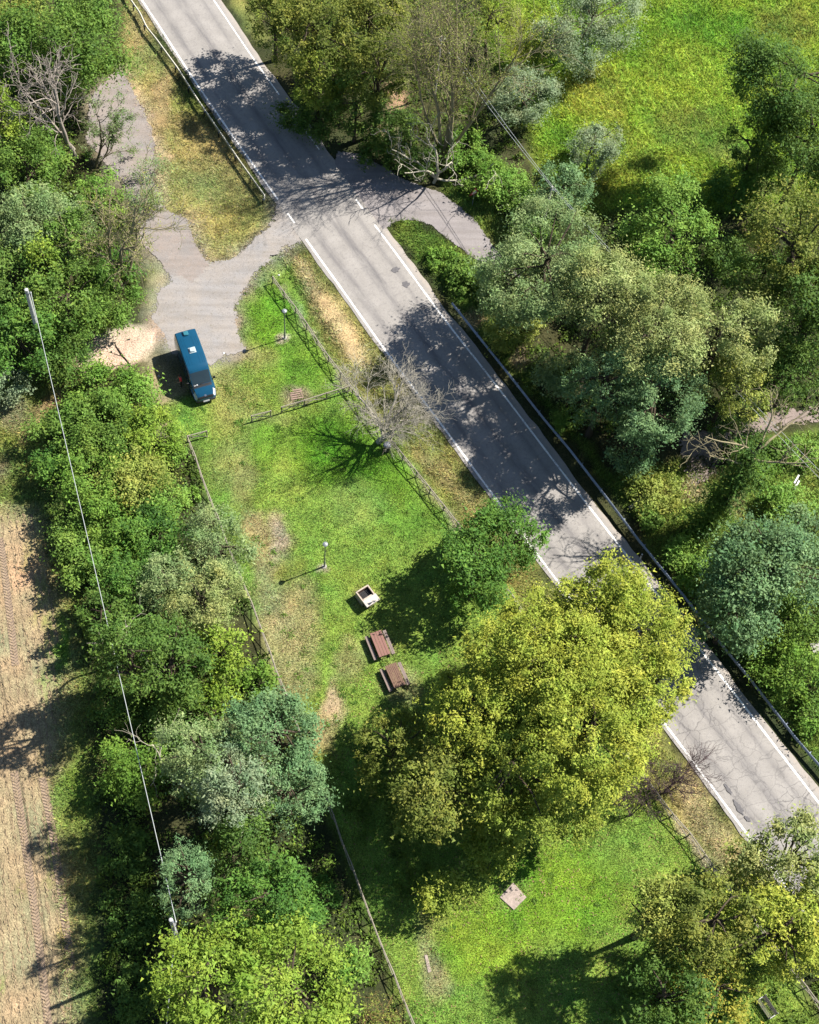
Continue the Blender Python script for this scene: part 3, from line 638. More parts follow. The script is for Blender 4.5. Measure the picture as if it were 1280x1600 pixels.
def grow(r, S, D, Ln, R0, R1, k, wig, trop):
    n = len(S); P = np.empty((n, k, 3)); P[:, 0] = S; d = D.copy(); st = (Ln/(k-1))[:, None]
    for i in range(1, k):
        d = unit(d+r.normal(0, wig, (n, 3))+np.array([0, 0, trop])); P[:, i] = P[:, i-1]+d*st
    return P, R0[:, None]+(R1-R0)[:, None]*np.linspace(0, 1, k)[None]
def children(r, P, R, m, ang, lfrac, plen, tmin=.25, rf=.6):
    n, k, _ = P.shape; par = np.repeat(np.arange(n), m); t = r.uniform(tmin, 1.0, len(par))*(k-1.001); i = t.astype(int); f = (t-i)[:, None]
    S = P[par, i]*(1-f)+P[par, i+1]*f; T = unit(P[par, i+1]-P[par, i]); rr = (R[par, i]*(1-f[:, 0])+R[par, i+1]*f[:, 0])
    pr = r.normal(0, 1, (len(par), 3)); pr = unit(pr-(pr*T).sum(1, keepdims=True)*T); a = r.uniform(ang[0], ang[1], (len(par), 1))
    D = unit(T*np.cos(a)+pr*np.sin(a)); L = plen[par]*r.uniform(lfrac[0], lfrac[1], len(par))
    return S, D, L, rr*rf
def skeleton(r, stems, levels, wig=.16, trop=.03, sides=(7, 5, 4, 3, 3), twig=.008):
    """stems: list of (start, dir, length, radius); levels: [(children, angle range, length range)]"""
    S = np.array([s[0] for s in stems], float); D = unit(np.array([s[1] for s in stems], float)); Ln = np.array([s[2] for s in stems], float); R0 = np.array([s[3] for s in stems], float)
    out = []; P, R = grow(r, S, D, Ln, R0, R0*.35, 8, wig*.7, trop); out.append(tubes(P, R, sides[0])); last = P
    for li, (m, ang, lf) in enumerate(levels):
        S, D, L, rr = children(r, P, R, m, ang, lf, Ln); k = max(4, 7-li)
        P, R = grow(r, S, D, L, np.maximum(rr, twig), np.maximum(rr*.25, twig*.6), k, wig*(1+.2*li), trop); Ln = L; out.append(tubes(P, R, sides[min(li+1, 4)])); last = P
    return out, last
def bare_tree(base_px, stems, levels, label, barkm, name='dead_tree', seed=0, wig=.16, trop=.03, twig=.010, lf=None, cat='tree', group=None):
    """stems in metres relative to the base; lf = (palette, count, size) for sparse leaves on the last twigs"""
    r = np.random.default_rng(3000+seed); b = at(*base_px); b[2] = float(gz(b[0], b[1])); t = thing(name, label, cat, tuple(b), 0, group)
    out, last = skeleton(r, stems, levels, wig, trop, twig=twig)
    V, Q = out[0]; mesh_np('trunk', V, Q, barkm, t, None, True)
    if len(out) > 1:
        mesh_np('branches', *join(out[1:]), barkm, t, None, True)
    if lf:
        pal, cnt, size = lf[:3]; n, k, _ = last.shape; j = r.integers(0, n, cnt); f = r.random(cnt)*(k-1.001); i = f.astype(int); f = (f-i)[:, None]
        P = last[j, i]*(1-f)+last[j, i+1]*f+r.normal(0, lf[3] if len(lf) > 3 else .12, (cnt, 3))
        nr = unit(r.normal(0, .7, (cnt, 3))+[0, 0, .6]); tt = r.normal(0, 1, (cnt, 3)); tt = unit(tt-(tt*nr).sum(1, keepdims=True)*nr); bb = np.cross(nr, tt)
        L = size*r.uniform(.6, 1.3, (cnt, 1)); V = np.stack([P-tt*L*.5, P-bb*L*.22, P+tt*L*.5, P+bb*L*.22], 1).reshape(-1, 3)
        tone = np.clip(r.normal(.5, .2, cnt)+.3*(vnoise(P[:, 0], P[:, 1], .9)-.5), 0, 1); NLEAF[0] += cnt
        mesh_np('crown', V, np.arange(cnt*4).reshape(-1, 4), LEAF[pal], t, {'tone': ('FACE', 'FLOAT', tone)})
    return t

# ---- trees of the top left corner
tree(100, 66, 92, 6, 4.6, 'green', 'large mid-green tree in the top left corner, above the old tarmac', seed=1, frac=.22, leaf=.26)
tree(2, 190, 46, 5, 4.0, 'oak', 'yellow-green tree cut by the left edge below the corner tree', seed=2, frac=.26)
tree(8, 20, 55, 5, 4.0, 'olive', 'olive tree cut by the top left corner of the photo', seed=3)
tree(40, 262, 52, 4, 3.2, 'green', 'shaded green tree at left edge between yellow-green and grey-green trees', seed=4)
tree(52, 345, 70, 5, 3.6, 'grey', 'rounded grey-green tree at the left edge above the concrete pole', seed=5, frac=.20, leaf=.20)
tree(22, 436, 52, 4.2, 3.2, 'dark', 'dark tree at the left edge just above the concrete pole', seed=6)
tree(110, 395, 46, 4.5, 3.2, 'green', 'green tree between the grey-green tree and the half-dead tree', seed=7)
bush(64, 400, 22, 6.2, 2.4, 'oak', 'narrow yellow-green ivy top poking up above the concrete pole', 'ivy', seed=8, frac=.42)
tree(108, 470, 58, 4.0, 3.2, 'green', 'broad green tree right of the concrete pole', seed=9)
tree(30, 530, 55, 3.6, 3.0, 'deep', 'deep green tree at the left edge below the concrete pole', seed=10)
bush(165, 470, 44, 2.2, 2.2, 'green', 'green bush beside the drive above the sandy bank', seed=11)
bush(92, 545, 42, 2.0, 2.0, 'dark', 'dark bush at the left end of the sandy bank', seed=12)
bush(180, 425, 30, 1.2, 1.2, 'deep', 'deep green bush under the half-dead tree by the drive', seed=13)
bush(110, 335, 34, 2.0, 1.8, 'dark', 'dark bush in shade left of the half-dead tree', seed=14)
bush(75, 235, 36, 1.6, 1.5, 'green', 'green bush below the grey dead tree at upper left', seed=15)
bush(190, 205, 1, .3, .3, 'green', 'tiny green weed tuft on the old tarmac', 'weed', seed=16, leaf=.12) if False else None
bush(165, 300, 34, 1.4, 1.3, 'fresh', 'pale green bush at the left side of the old tarmac', seed=17, dens=.8)
bush(244, 270, 26, 1.2, 1.2, 'grey', 'wispy grey-green shrub on dry grass right of the old tarmac', 'shrub', seed=18, dens=.28, frac=.4, leaf=.14)
bush(228, 318, 22, 1.1, 1.1, 'grey', 'small grey-green shrub where the old tarmac narrows', 'shrub', seed=19, dens=.5, frac=.4, leaf=.15)
bush(8, 598, 30, 1.2, 1.2, 'silver', 'silvery grey bush at the left edge beside the field margin', seed=20)
bare_tree((118, 245), [((0, 0, 0), (-.22, .05, 1), 9.0, .24), ((0, 0, 0), (-.55, .15, 1), 8.0, .19), ((0, 0, 1), (-.35, .4, 1), 7.5, .16)], [(6, (.4, .9), (.35, .6)), (5, (.4, .9), (.4, .7)), (4, (.4, 1.0), (.4, .7))], 'grey-brown leafless dead tree left of the old tarmac', BARK_GREY, seed=1, wig=.2, twig=.022)
bare_tree((150, 262), [((0, 0, 0), (.15, .3, 1), 5.0, .13), ((.2, 0, 0), (.5, .4, 1), 4.5, .10)], [(6, (.3, .8), (.4, .6)), (5, (.4, .9), (.4, .7)), (4, (.4, 1.0), (.4, .7))], 'thin grey-green tree leaning over the left side of the old tarmac', BARK_OLIVE, 'tree', seed=2, twig=.016, lf=('grey', 4200, .16))
bare_tree((192, 452), [((0, 0, 0), (-.12, .12, 1), 10.5, .27), ((0, .2, 0), (.25, .25, 1), 8.0, .17), ((-.2, 0, 0), (-.45, .2, 1), 8.0, .18)], [(8, (.35, .9), (.3, .5)), (5, (.4, .9), (.4, .7)), (4, (.4, 1.0), (.4, .7))], 'half-dead tree with twisted pale limbs and thin leaves beside the drive', BARK_WILLOW, seed=3, wig=.22, twig=.022, lf=('olive', 3200, .15))
bare_tree((213, 588), [((0, 0, 0), (-.15, -.1, 1), 4.6, .12)], [(4, (.5, 1.1), (.35, .6)), (3, (.4, .9), (.4, .6))], 'slender dark leafless sapling standing before the sandy bank', BARK_DARK, 'bare_sapling', seed=4, wig=.15)

# ---- bramble thicket between the field and the picnic fence
for k, (x, y, rr, h, pal, lab) in enumerate([
    (150, 608, 44, 1.6, 'bright', 'bright green bramble bush at the top end of the thicket, below the sandy bank'),
    (212, 624, 36, 1.5, 'fresh', 'fresh green bramble bush of the thicket left of the van shadow'),
    (102, 668, 42, 1.8, 'green', 'green bramble bush on the field side, upper left of the thicket'),
    (163, 676, 48, 2.2, 'green', 'tall green bramble bush under the white cable near the thicket top'),
    (226, 688, 42, 2.0, 'oak', 'yellowish bramble bush on the picnic side near the fence corner'),
    (268, 712, 22, .9, 'bright', 'low bright bramble bush touching the fence corner'),
    (92, 732, 34, 1.4, 'deep', 'deep green bramble bush on the field side of the thicket, second down'),
    (148, 748, 50, 2.2, 'bright', 'bright green bramble bush crossed by the white cable, upper middle'),
    (214, 758, 46, 2.4, 'olive', 'olive-green bramble bush in the middle of the thicket'),
    (256, 778, 36, 1.6, 'fresh', 'fresh green bramble bush beside the upper part of the left fence'),
    (114, 808, 42, 1.8, 'green', 'green bramble bush on the field side, halfway down the thicket'),
    (172, 826, 48, 2.2, 'bright', 'bright green bramble bush below the middle of the thicket'),
    (238, 842, 44, 2.2, 'deep', 'deep green bramble bush left of the grey-green tree at the fence'),
    (128, 884, 40, 2.0, 'green', 'green bramble bush on the field side near the dead branches'),
    (300, 778, 13, .5, 'bright', 'small low bramble bush against the left fence'),
    (180, 905, 44, 2.6, 'deep', 'deep green bramble bush left above the pale dead branches')]):
    bush(x, y, rr, h, h*.95, pal, lab, 'bramble_bush', seed=30+k, rough=.4)
tree(342, 856, 52, 3.4, 2.6, 'grey', 'feathery grey-green tree hanging over the left fence', seed=50, frac=.2, leaf=.2, elong=2.6, dens=.8)
tree(312, 938, 58, 4.2, 3.0, 'tan', 'pale olive willowy tree beside the left fence above the ivy tree', seed=51, frac=.19, leaf=.19, elong=2.6)
tree(262, 915, 46, 4.2, 3.0, 'grey', 'grey-green willowy tree behind the pale dead branches', seed=52, frac=.2, leaf=.19, elong=2.6)
bare_tree((240, 1040), [((0, 0, 0), (-.1, .1, 1), 7.0, .16), ((.1, 0, 0), (.35, -.1, 1), 6.0, .12), ((0, 0, 0), (-.5, 0, 1), 6.0, .12)], [(5, (.5, 1.0), (.3, .5)), (4, (.5, 1.0), (.4, .6))], 'pale dead tree with crooked limbs under the white cable', BARK_PALE, seed=5, wig=.3)
tree(160, 960, 40, 3.6, 2.8, 'dark', 'dark tree beside the field left of the pale dead branches', seed=53)
tree(205, 1030, 56, 8.5, 5.2, 'dark', 'tall dark green tree whose shadow crosses the stubble field', seed=54)
tree(270, 1030, 52, 6.5, 4.5, 'dark', 'dark tree between the tall field-side tree and the ivy tree', seed=55)
tree(345, 1015, 36, 4.2, 3.6, 'oak', 'yellow-green ivy-covered tree beside the left fence', 'ivy_tree', seed=56, frac=.34)
bush(338, 1085, 32, 2.0, 1.8, 'oak', 'small yellow-green bush below the ivy-covered tree', seed=57)
bush(408, 1065, 26, 1.0, 1.0, 'bright', 'bright low bush at the outside of the left fence', seed=58)
bush(180, 1100, 42, 1.2, 1.2, 'dark', 'dark shaded bush at the edge of the field below the tall dark tree', seed=59)
bush(290, 1110, 46, 2.2, 2.0, 'dark', 'dark shaded bush between the ivy tree and the silver-green trees', seed=60)
tree(318, 1182, 62, 9.0, 4.6, 'grey', 'pale grey-green tree at the left of the large silver-green group', seed=61, frac=.19, leaf=.2, elong=2.4)
tree(428, 1150, 66, 8.0, 4.8, 'blue', 'blue-green tree at the fence, top of the silver-green group', seed=62, frac=.19, leaf=.2)
tree(372, 1240, 60, 9.0, 4.6, 'silver', 'silvery tree in the middle of the lower left wood', seed=63, frac=.19, leaf=.2, elong=2.2)
tree(452, 1232, 50, 6.5, 4.0, 'blue', 'shaded blue-green tree left of the picnic fence, lower of two', seed=64, frac=.22, leaf=.2)
bush(212, 1205, 46, 2.2, 2.0, 'bright', 'bright green climber-covered bush under the white cable', seed=65)
bare_tree((292, 1235), [((0, 0, 0), (-.7, .2, 1), 6.0, .11)], [(4, (.4, .9), (.35, .6)), (4, (.5, 1.0), (.4, .6))], 'pale leafless branch tree poking out towards the white cable', BARK_PALE, seed=6, wig=.25)
tree(296, 1372, 42, 8.0, 4.8, 'blue', 'narrow blue-green tree in the shade above the second pole', seed=66, frac=.2, leaf=.19, elong=2.6)
tree(375, 1325, 54, 7.0, 4.0, 'dark', 'dark shaded tree below the silvery tree', seed=67)
tree(425, 1405, 62, 8.0, 4.2, 'deep', 'green tree in half shade above the bright oaks', seed=68)
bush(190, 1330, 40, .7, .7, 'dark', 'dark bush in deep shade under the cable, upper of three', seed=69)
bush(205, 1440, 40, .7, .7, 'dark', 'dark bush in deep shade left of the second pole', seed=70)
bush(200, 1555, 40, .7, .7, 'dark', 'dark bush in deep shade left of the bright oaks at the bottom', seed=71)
bush(500, 1400, 32, 1.6, 1.6, 'deep', 'deep green bush against the lower left fence', seed=72)
tree(325, 1525, 84, 10.5, 5.0, 'oak', 'bright yellow-green oak beside the second pole at the bottom', 'oak_tree', seed=73, frac=.23, leaf=.25, rough=.4)
tree(455, 1545, 86, 10.0, 5.0, 'oak', 'bright yellow-green oak at the bottom, nearer the picnic fence', 'oak_tree', seed=74, frac=.23, leaf=.25, rough=.4)
bush(545, 1510, 30, 1.6, 1.4, 'fresh', 'pale green bush between the right oak and the fence', seed=75, dens=.7)
bare_tree((572, 1592), [((0, 0, 0), (.1, .1, 1), 4.2, .08), ((0, 0, 0), (.55, 0, 1), 3.8, .06), ((0, 0, 0), (-.5, .1, 1), 3.6, .06)], [(5, (.5, 1.1), (.4, .6)), (4, (.5, 1.0), (.4, .6)), (3, (.5, 1.0), (.4, .6))], 'golden-brown leafless sapling against the fence at the bottom', BARK_GOLD, 'bare_sapling', seed=7, wig=.22, lf=('olive', 900, .14))

# ---- the big yellow-green trees over the lawn
YK = dict(frac=.145, leaf=.21, elong=1.9, rough=.34, dens=1.0, fill=1.2)
tree(968, 985, 84, 9, 5.0, 'yellow', 'yellow-green tree hanging over the road, rightmost of the big group', seed=80, **YK)
tree(855, 1010, 104, 10, 5.5, 'yellow', 'tallest yellow-green tree, top middle of the big group', seed=81, **YK)
tree(752, 1115, 80, 8.5, 4.8, 'yellow', 'yellow-green tree beside the lower picnic table', seed=82, **YK)
tree(925, 1130, 118, 10, 5.5, 'yellow', 'broad yellow-green tree in the centre of the big group', seed=83, **YK)
tree(800, 1200, 98, 8, 4.8, 'yolive', 'olive-yellow tree in the lower middle of the big group', seed=84, **YK)
tree(885, 1232, 60, 5.0, 3.0, 'yolive', 'olive-yellow tree at the lower right of the big group, by the lawn', seed=85, **YK)
tree(690, 1245, 80, 7, 4.4, 'dolive', 'olive tree at the lower left of the big group, shade put into its leaf colour', seed=86, frac=.2, leaf=.22)  # darker palette paints in the shade cast by the rest of the group
tree(985, 1085, 68, 9, 4.8, 'yellow', 'yellow-green tree at the right side of the big group, beside the bare purplish shrub', seed=78, **YK)
tree(922, 955, 74, 9.5, 4.8, 'yellow', 'yellow-green tree at the top of the big group next to the road', seed=79, **YK)
tree(618, 1170, 52, 5, 3.4, 'dolive', 'small shaded olive tree at the left end of the big group', seed=87, frac=.24, dens=.7)  # shade at this end of the group is put into the leaf palette
tree(775, 1305, 46, 4, 2.8, 'yolive', 'small olive tree at the bottom of the big group above the slab', seed=88, frac=.24)
bush(688, 1388, 36, 2.0, 1.8, 'yolive', 'small olive sapling alone on the lawn left of the slab', 'sapling', seed=89, frac=.32, dens=.8)
tree(788, 846, 54, 3.8, 3.3, 'deep', 'dense dark green tree beside the road, upper of the pair on the lawn', seed=90, frac=.26)
tree(745, 900, 56, 3.9, 3.5, 'deep', 'dense dark green tree shading the lawn beside the barbecue', seed=91, frac=.26)
bare_tree((592, 690), [((0, 0, 0), (.18, .05, 1), 3.4, .28), ((.35, .1, 1.8), (-.6, .2, 1), 3.7, .17), ((.4, .1, 2.0), (.6, .3, 1), 3.5, .17), ((.4, .1, 2.0), (.5, -.6, 1), 3.4, .16), ((.5, .1, 2.4), (.1, .5, 1), 3.8, .16), ((.35, 0, 1.9), (-.4, -.7, 1), 3.4, .15)],
          [(6, (.3, .8), (.45, .7)), (6, (.3, .8), (.45, .75)), (6, (.3, .9), (.45, .8)), (2, (.3, .9), (.5, .8))], 'leafless grey-brown tree with a dense twig crown beside the litter bin', BARK_BEIGE, 'bare_tree', seed=8, wig=.14, trop=.02, twig=.009)
bare_tree((1034, 1240), [((0, 0, 0), (.2, 0, 1), 3.0, .06), ((0, 0, 0), (.7, .3, 1), 3.0, .05), ((0, 0, 0), (-.6, .2, 1), 3.0, .05), ((.4, .3, 0), (.8, .6, 1), 3.2, .05), ((-.4, .2, 0), (-.8, -.2, 1), 2.6, .05)],
          [(6, (.3, .8), (.45, .7)), (6, (.3, .9), (.45, .75)), (5, (.3, .9), (.45, .8))], 'leafless purplish shrub beside the road edge line', BARK_PURPLE, 'bare_shrub', seed=9, twig=.013, cat='bush')
bare_tree((985, 1275), [((0, 0, 0), (0, .2, 1), 3.0, .05), ((0, 0, 0), (-.7, .3, 1), 2.6, .05), ((0, 0, 0), (.5, 0, 1), 2.6, .05)], [(6, (.3, .9), (.45, .7)), (5, (.3, .9), (.45, .75)), (4, (.3, .9), (.45, .8))], 'thin dark bare shrub left of the purplish shrub', BARK_PURPLE, 'bare_shrub', seed=10, twig=.012, cat='bush')

# ---- bottom right group
OK_ = dict(frac=.2, leaf=.22, dens=.85)
tree(1232, 1345, 66, 6, 4.0, 'tan', 'pale olive tree hanging over the road at the lower right', seed=100, **OK_)
tree(1112, 1440, 78, 9, 4.6, 'dolive', 'dark olive tree at the end of the long fence, lower right', seed=101, **OK_)
tree(1215, 1455, 76, 7, 4.4, 'yellow', 'yellowing tree in the lower right corner group', seed=102, **OK_)
tree(1275, 1420, 56, 6.5, 4.0, 'yolive', 'olive-yellow tree cut by the right edge near the bottom', seed=103, **OK_)
tree(1030, 1425, 50, 8, 3.4, 'olive', 'thin olive tree reaching over the lawn at the lower right', seed=104, frac=.24, dens=.6, leaf=.2)
tree(1120, 1545, 64, 5, 3.4, 'autumn', 'tree with orange and yellow leaves left of the bench', seed=105, frac=.22, dens=.6)
tree(1035, 1560, 60, 7.5, 4.0, 'dark', 'dark shaded tree at the bottom edge left of the autumn tree', seed=106, dens=.8)
tree(1180, 1345, 36, 4.5, 2.6, 'olive', 'small thin olive tree over the road edge at the lower right', seed=107, frac=.3, dens=.4)
tree(1360, 1500, 70, 7, 4.4, 'yolive', 'olive-yellow tree beyond the right edge at the bottom', seed=108, **OK_) if False else None

# ---- wood at the top centre
tree(430, 12, 48, 6.5, 4.2, 'dolive', 'dark olive tree beside the road at the top edge', seed=110, **OK_)
tree(490, 52, 68, 7.5, 4.6, 'dolive', 'dark olive tree shading the road at the top centre', seed=111, **OK_)
tree(575, 40, 66, 7.5, 4.6, 'dolive', 'olive tree at the top edge left of the tall willow', seed=112, **OK_)
tree(500, 120, 42, 5.5, 3.2, 'yolive', 'yellowish olive tree overhanging the road at the top centre', seed=113, **OK_)
tree(590, 120, 50, 7.5, 4.0, 'dolive', 'olive tree left of the willow stems', seed=114, **OK_)
tree(556, 165, 42, 4.6, 3.0, 'dark', 'dark shaded tree at the roadside above the junction', seed=115)
bush(612, 205, 36, 3.0, 2.4, 'dark', 'dark bush at the foot of the willow, left side', seed=116)
bush(650, 250, 28, 1.6, 1.4, 'dark', 'dark bush behind the side road junction', seed=117)
bush(478, 178, 34, 1.5, 1.5, 'dark', 'dark low bush along the shaded road edge', seed=118)
bush(585, 238, 26, 1.2, 1.2, 'dark', 'small dark bush at the corner of road and side road', seed=119)
bare_tree((694, 248), [((0, 0, 0), (-.05, .06, 1), 15.5, .26), ((.3, .1, 0), (.10, .08, 1), 15, .22), ((-.3, .1, 0), (-.14, .05, 1), 14.5, .20), ((.2, .3, 0), (.22, .1, 1), 13, .18), ((0, .3, 0), (.02, .2, 1), 14, .18), ((-.2, .3, 0), (-.26, .12, 1), 12, .15)],
          [(9, (.25, .7), (.25, .42)), (6, (.3, .8), (.4, .6)), (5, (.3, .9), (.4, .7))], 'tall willow with many bare pale stems and feathery olive top', BARK_WILLOW, 'willow_tree', seed=11, wig=.10, trop=.02, lf=('olive', 9500, .15, .18), twig=.016)
bare_tree((678, 285), [((0, 0, 0), (-.05, .05, 1), 5.5, .16), ((0, 0, .8), (.5, -.2, .8), 5.5, .12), ((0, 0, .8), (-.7, -.1, .8), 5.5, .12), ((.2, 0, .6), (.9, .1, .7), 6.0, .11), ((0, 0, 1), (-.2, -.5, .9), 5.0, .10)], [(4, (.5, 1.1), (.35, .6)), (4, (.5, 1.1), (.4, .6))], 'whitish dead tree with crooked branches at the side road junction', BARK_PALE, seed=12, wig=.32, twig=.022)
tree(770, 25, 40, 5, 3.0, 'yolive', 'yellow-green feathery tree right of the willow top', seed=121, frac=.22, dens=.6, elong=2.6, leaf=.2)
tree(818, 150, 50, 3.4, 2.8, 'silver', 'silvery olive tree crossed by the overhead wires', seed=122, frac=.2, leaf=.18, elong=2.4)
tree(925, 38, 66, 4.0, 3.4, 'silver', 'silvery tree standing in the meadow at the top edge', seed=123, frac=.19, leaf=.19, elong=2.2)
tree(926, 230, 38, 2.8, 2.2, 'silver', 'small silvery tree alone at the lower meadow edge', seed=124, frac=.22, leaf=.17, elong=2.2)
tree(880, 300, 38, 3.8, 3.0, 'blue', 'blue-green tree at the second pole of the overhead wires', seed=125, leaf=.2)
for k, (x, y, rr, pal, lab) in enumerate([(722, 238, 34, 'bright', 'bright climber hedge bush nearest the willow foot'), (756, 268, 34, 'bright', 'bright climber hedge bush above the road sign'), (790, 296, 34, 'fresh', 'fresh green climber hedge bush right of the road sign'), (822, 322, 34, 'bright', 'bright climber hedge bush next to the blue-green tree'), (838, 365, 30, 'green', 'green hedge bush above the side road end')]):
    bush(x, y, rr, 1.5, 1.4, pal, lab, 'hedge_bush', seed=130+k)
# ---- wood right of the road
GK = dict(frac=.16, leaf=.2, elong=2.1, dens=.85)
tree(852, 418, 90, 9, 5.0, 'grey', 'large grey-green tree over the end of the side road', seed=140, **GK)
tree(795, 445, 56, 6.5, 4.0, 'grey', 'grey-green tree beside the start of the steel guardrail', seed=141, **GK)
tree(938, 462, 82, 10, 5.2, 'tan', 'pale olive tree in the middle of the right-hand wood', seed=142, **GK)
tree(1020, 520, 88, 10, 5.4, 'tan', 'pale olive tree with tan twigs, largest in the right-hand wood', seed=143, **GK)
tree(1118, 525, 78, 10, 5.0, 'tan', 'pale olive tree at the right of the right-hand wood', seed=144, **GK)
tree(1140, 600, 52, 7, 4.0, 'olive', 'olive tree above the lane at the right', seed=145, **GK)
tree(1020, 630, 74, 8, 4.8, 'blue', 'blue-green tree above the clearing right of the road', seed=146, **GK)
tree(945, 606, 56, 7.5, 4.4, 'blue', 'blue-green tree overhanging the steel guardrail', seed=147, **GK)
bush(985, 700, 36, 2.2, 2.0, 'blue', 'low blue-green bush at the clearing beside the guardrail', seed=148)
bush(868, 584, 36, 2.0, 1.8, 'grey', 'grey-green bush behind the middle of the guardrail', seed=149)
bush(806, 512, 36, 1.4, 1.3, 'olive', 'olive bush behind the upper guardrail', seed=150)
bush(752, 446, 28, 1.2, 1.1, 'green', 'green bush at the upper end of the guardrail', seed=151)
tree(1052, 372, 64, 6, 4.0, 'fresh', 'fresh green tree at the meadow edge with lobed outline', seed=152, frac=.26, rough=.5)
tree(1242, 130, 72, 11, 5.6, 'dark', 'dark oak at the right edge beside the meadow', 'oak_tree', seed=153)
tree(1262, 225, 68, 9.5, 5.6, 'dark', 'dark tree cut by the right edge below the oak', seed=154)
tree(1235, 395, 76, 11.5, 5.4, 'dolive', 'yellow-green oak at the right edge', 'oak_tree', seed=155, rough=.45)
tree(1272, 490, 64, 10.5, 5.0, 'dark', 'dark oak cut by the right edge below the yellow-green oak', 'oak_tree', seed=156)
tree(1185, 225, 40, 6.0, 4.2, 'dark', 'dark tree at the meadow edge left of the right edge oak', seed=182)
bush(1150, 680, 30, 1.6, 1.4, 'dark', 'dark bush between the two lit pieces of the lane', seed=183)
bush(1150, 300, 36, 1.8, 1.8, 'deep', 'dark bush in the tree shadow at the meadow corner', seed=157)
bush(1205, 285, 38, 2.4, 2.2, 'dark', 'dark bush below the right edge oaks', seed=158)
tree(1188, 440, 50, 7.5, 4.0, 'dark', 'dark tree between the fresh green tree and the yellow-green oak', seed=159)
tree(1245, 570, 54, 6.5, 3.8, 'dark', 'dark tree above the lane at the right edge', seed=160)
bush(1120, 400, 36, 2.4, 2.0, 'dark', 'dark bush right of the fresh green tree', seed=161)
bush(1000, 380, 30, 2.0, 1.8, 'green', 'green bush left of the fresh green tree', seed=162)
tree(1200, 895, 88, 7, 4.6, 'blue', 'large dark blue-green tree at the lower right wood', seed=163, frac=.2)
tree(1150, 955, 62, 6, 3.8, 'blue', 'dark blue-green tree whose shadow covers the road', seed=164, frac=.22)
tree(1262, 845, 48, 5, 3.4, 'blue', 'blue-green tree at the right edge below the clearing', seed=165)
bush(1262, 955, 46, 2.6, 2.2, 'green', 'green bush at the right edge below the dark blue-green tree', seed=166)
bush(1168, 850, 30, 1.2, 1.1, 'bright', 'bright green bush at the foot of the ivy-covered trunk', seed=167)
bush(1232, 790, 34, 1.2, 1.1, 'fresh', 'fresh green bush below the white signboards', seed=168)
bush(1235, 1050, 48, 2.0, 1.8, 'bright', 'bright green bush behind the lower guardrail', seed=169)
bush(1255, 702, 26, .7, .7, 'fresh', 'low fresh green bush at the right edge under the dead branches', seed=184)
bush(1210, 705, 20, .5, .5, 'green', 'low green bush between the ivy-covered trunk and the lane', seed=185)
bush(1025, 772, 38, .9, .9, 'olive', 'pale olive bush in the sunny clearing', seed=170)
bush(1016, 812, 20, .6, .6, 'green', 'low green bush behind the guardrail by the grey plank', seed=171)
bush(1078, 885, 36, .9, .9, 'fresh', 'low fresh green bush in the middle of the lower clearing', seed=172)
bush(1086, 912, 22, .6, .6, 'bright', 'low bright bush close behind the lower middle guardrail', seed=173)
bush(1196, 1022, 30, .9, .8, 'green', 'green bush growing over the guardrail gap', seed=175)
bush(1272, 1115, 30, .8, .8, 'bright', 'low bright bush at the right edge behind the guardrail', seed=176)
bush(1196, 735, 22, .4, .4, 'bright', 'vivid green low bush beside the white signboards', seed=177)
bush(886, 650, 22, .7, .7, 'green', 'small green bush behind the guardrail above the blue-green trees', seed=178)
bush(1160, 992, 26, 1.4, 1.2, 'deep', 'deep green bush overhanging the guardrail in shade', seed=179)
bush(690, 405, 22, .5, .5, 'bright', 'low bright bush on the grass wedge between road and side road', seed=180)
bush(725, 432, 26, .8, .8, 'green', 'green bush at the tip of the grass wedge', seed=181)
def ivy_trunk():
    r = np.random.default_rng(77); b = at(1090, 842); b[2] = float(gz(b[0], b[1])); e = at(1190, 692, 11.5)-b
    t = thing('ivy_tree', 'leaning trunk wrapped in dark ivy with bare limbs, in the right clearing', 'tree', tuple(b))
    s = np.linspace(0, 1, 9)[:, None]; P = s*e+np.sin(s*3.1)*np.array([.3, .1, 0]); mesh_np('trunk', *tubes(P[None], (.34*(1-.65*s[:, 0]))[None], 8), BARK, t, None, True)
    k = np.linspace(.06, .95, 34)[:, None]; C = k*e+r.normal(0, .38, (34, 3)); rc = r.uniform(.65, 1.25, 34)*(1.15-.3*k[:, 0])
    V, Q, tone = leaves(r, C, rc, 26, .20); mesh_np('ivy', V, Q, LEAF['dark'], t, {'tone': ('FACE', 'FLOAT', tone)})
    out, last = skeleton(r, [(e*.93, (.6, .3, .7), 4.5, .12), (e*.9, (-.7, .1, .6), 4.5, .11), (e*.85, (.9, -.3, .4), 4.5, .11), (e, (.1, .6, .8), 3.5, .10), (e*.8, (-.8, -.4, .5), 3.8, .09)], [(6, (.4, 1.0), (.4, .6)), (5, (.4, 1.0), (.4, .6))], .2, .0, twig=.02)
    mesh_np('branches', *join(out), BARK_WILLOW, t, None, True)
ivy_trunk()

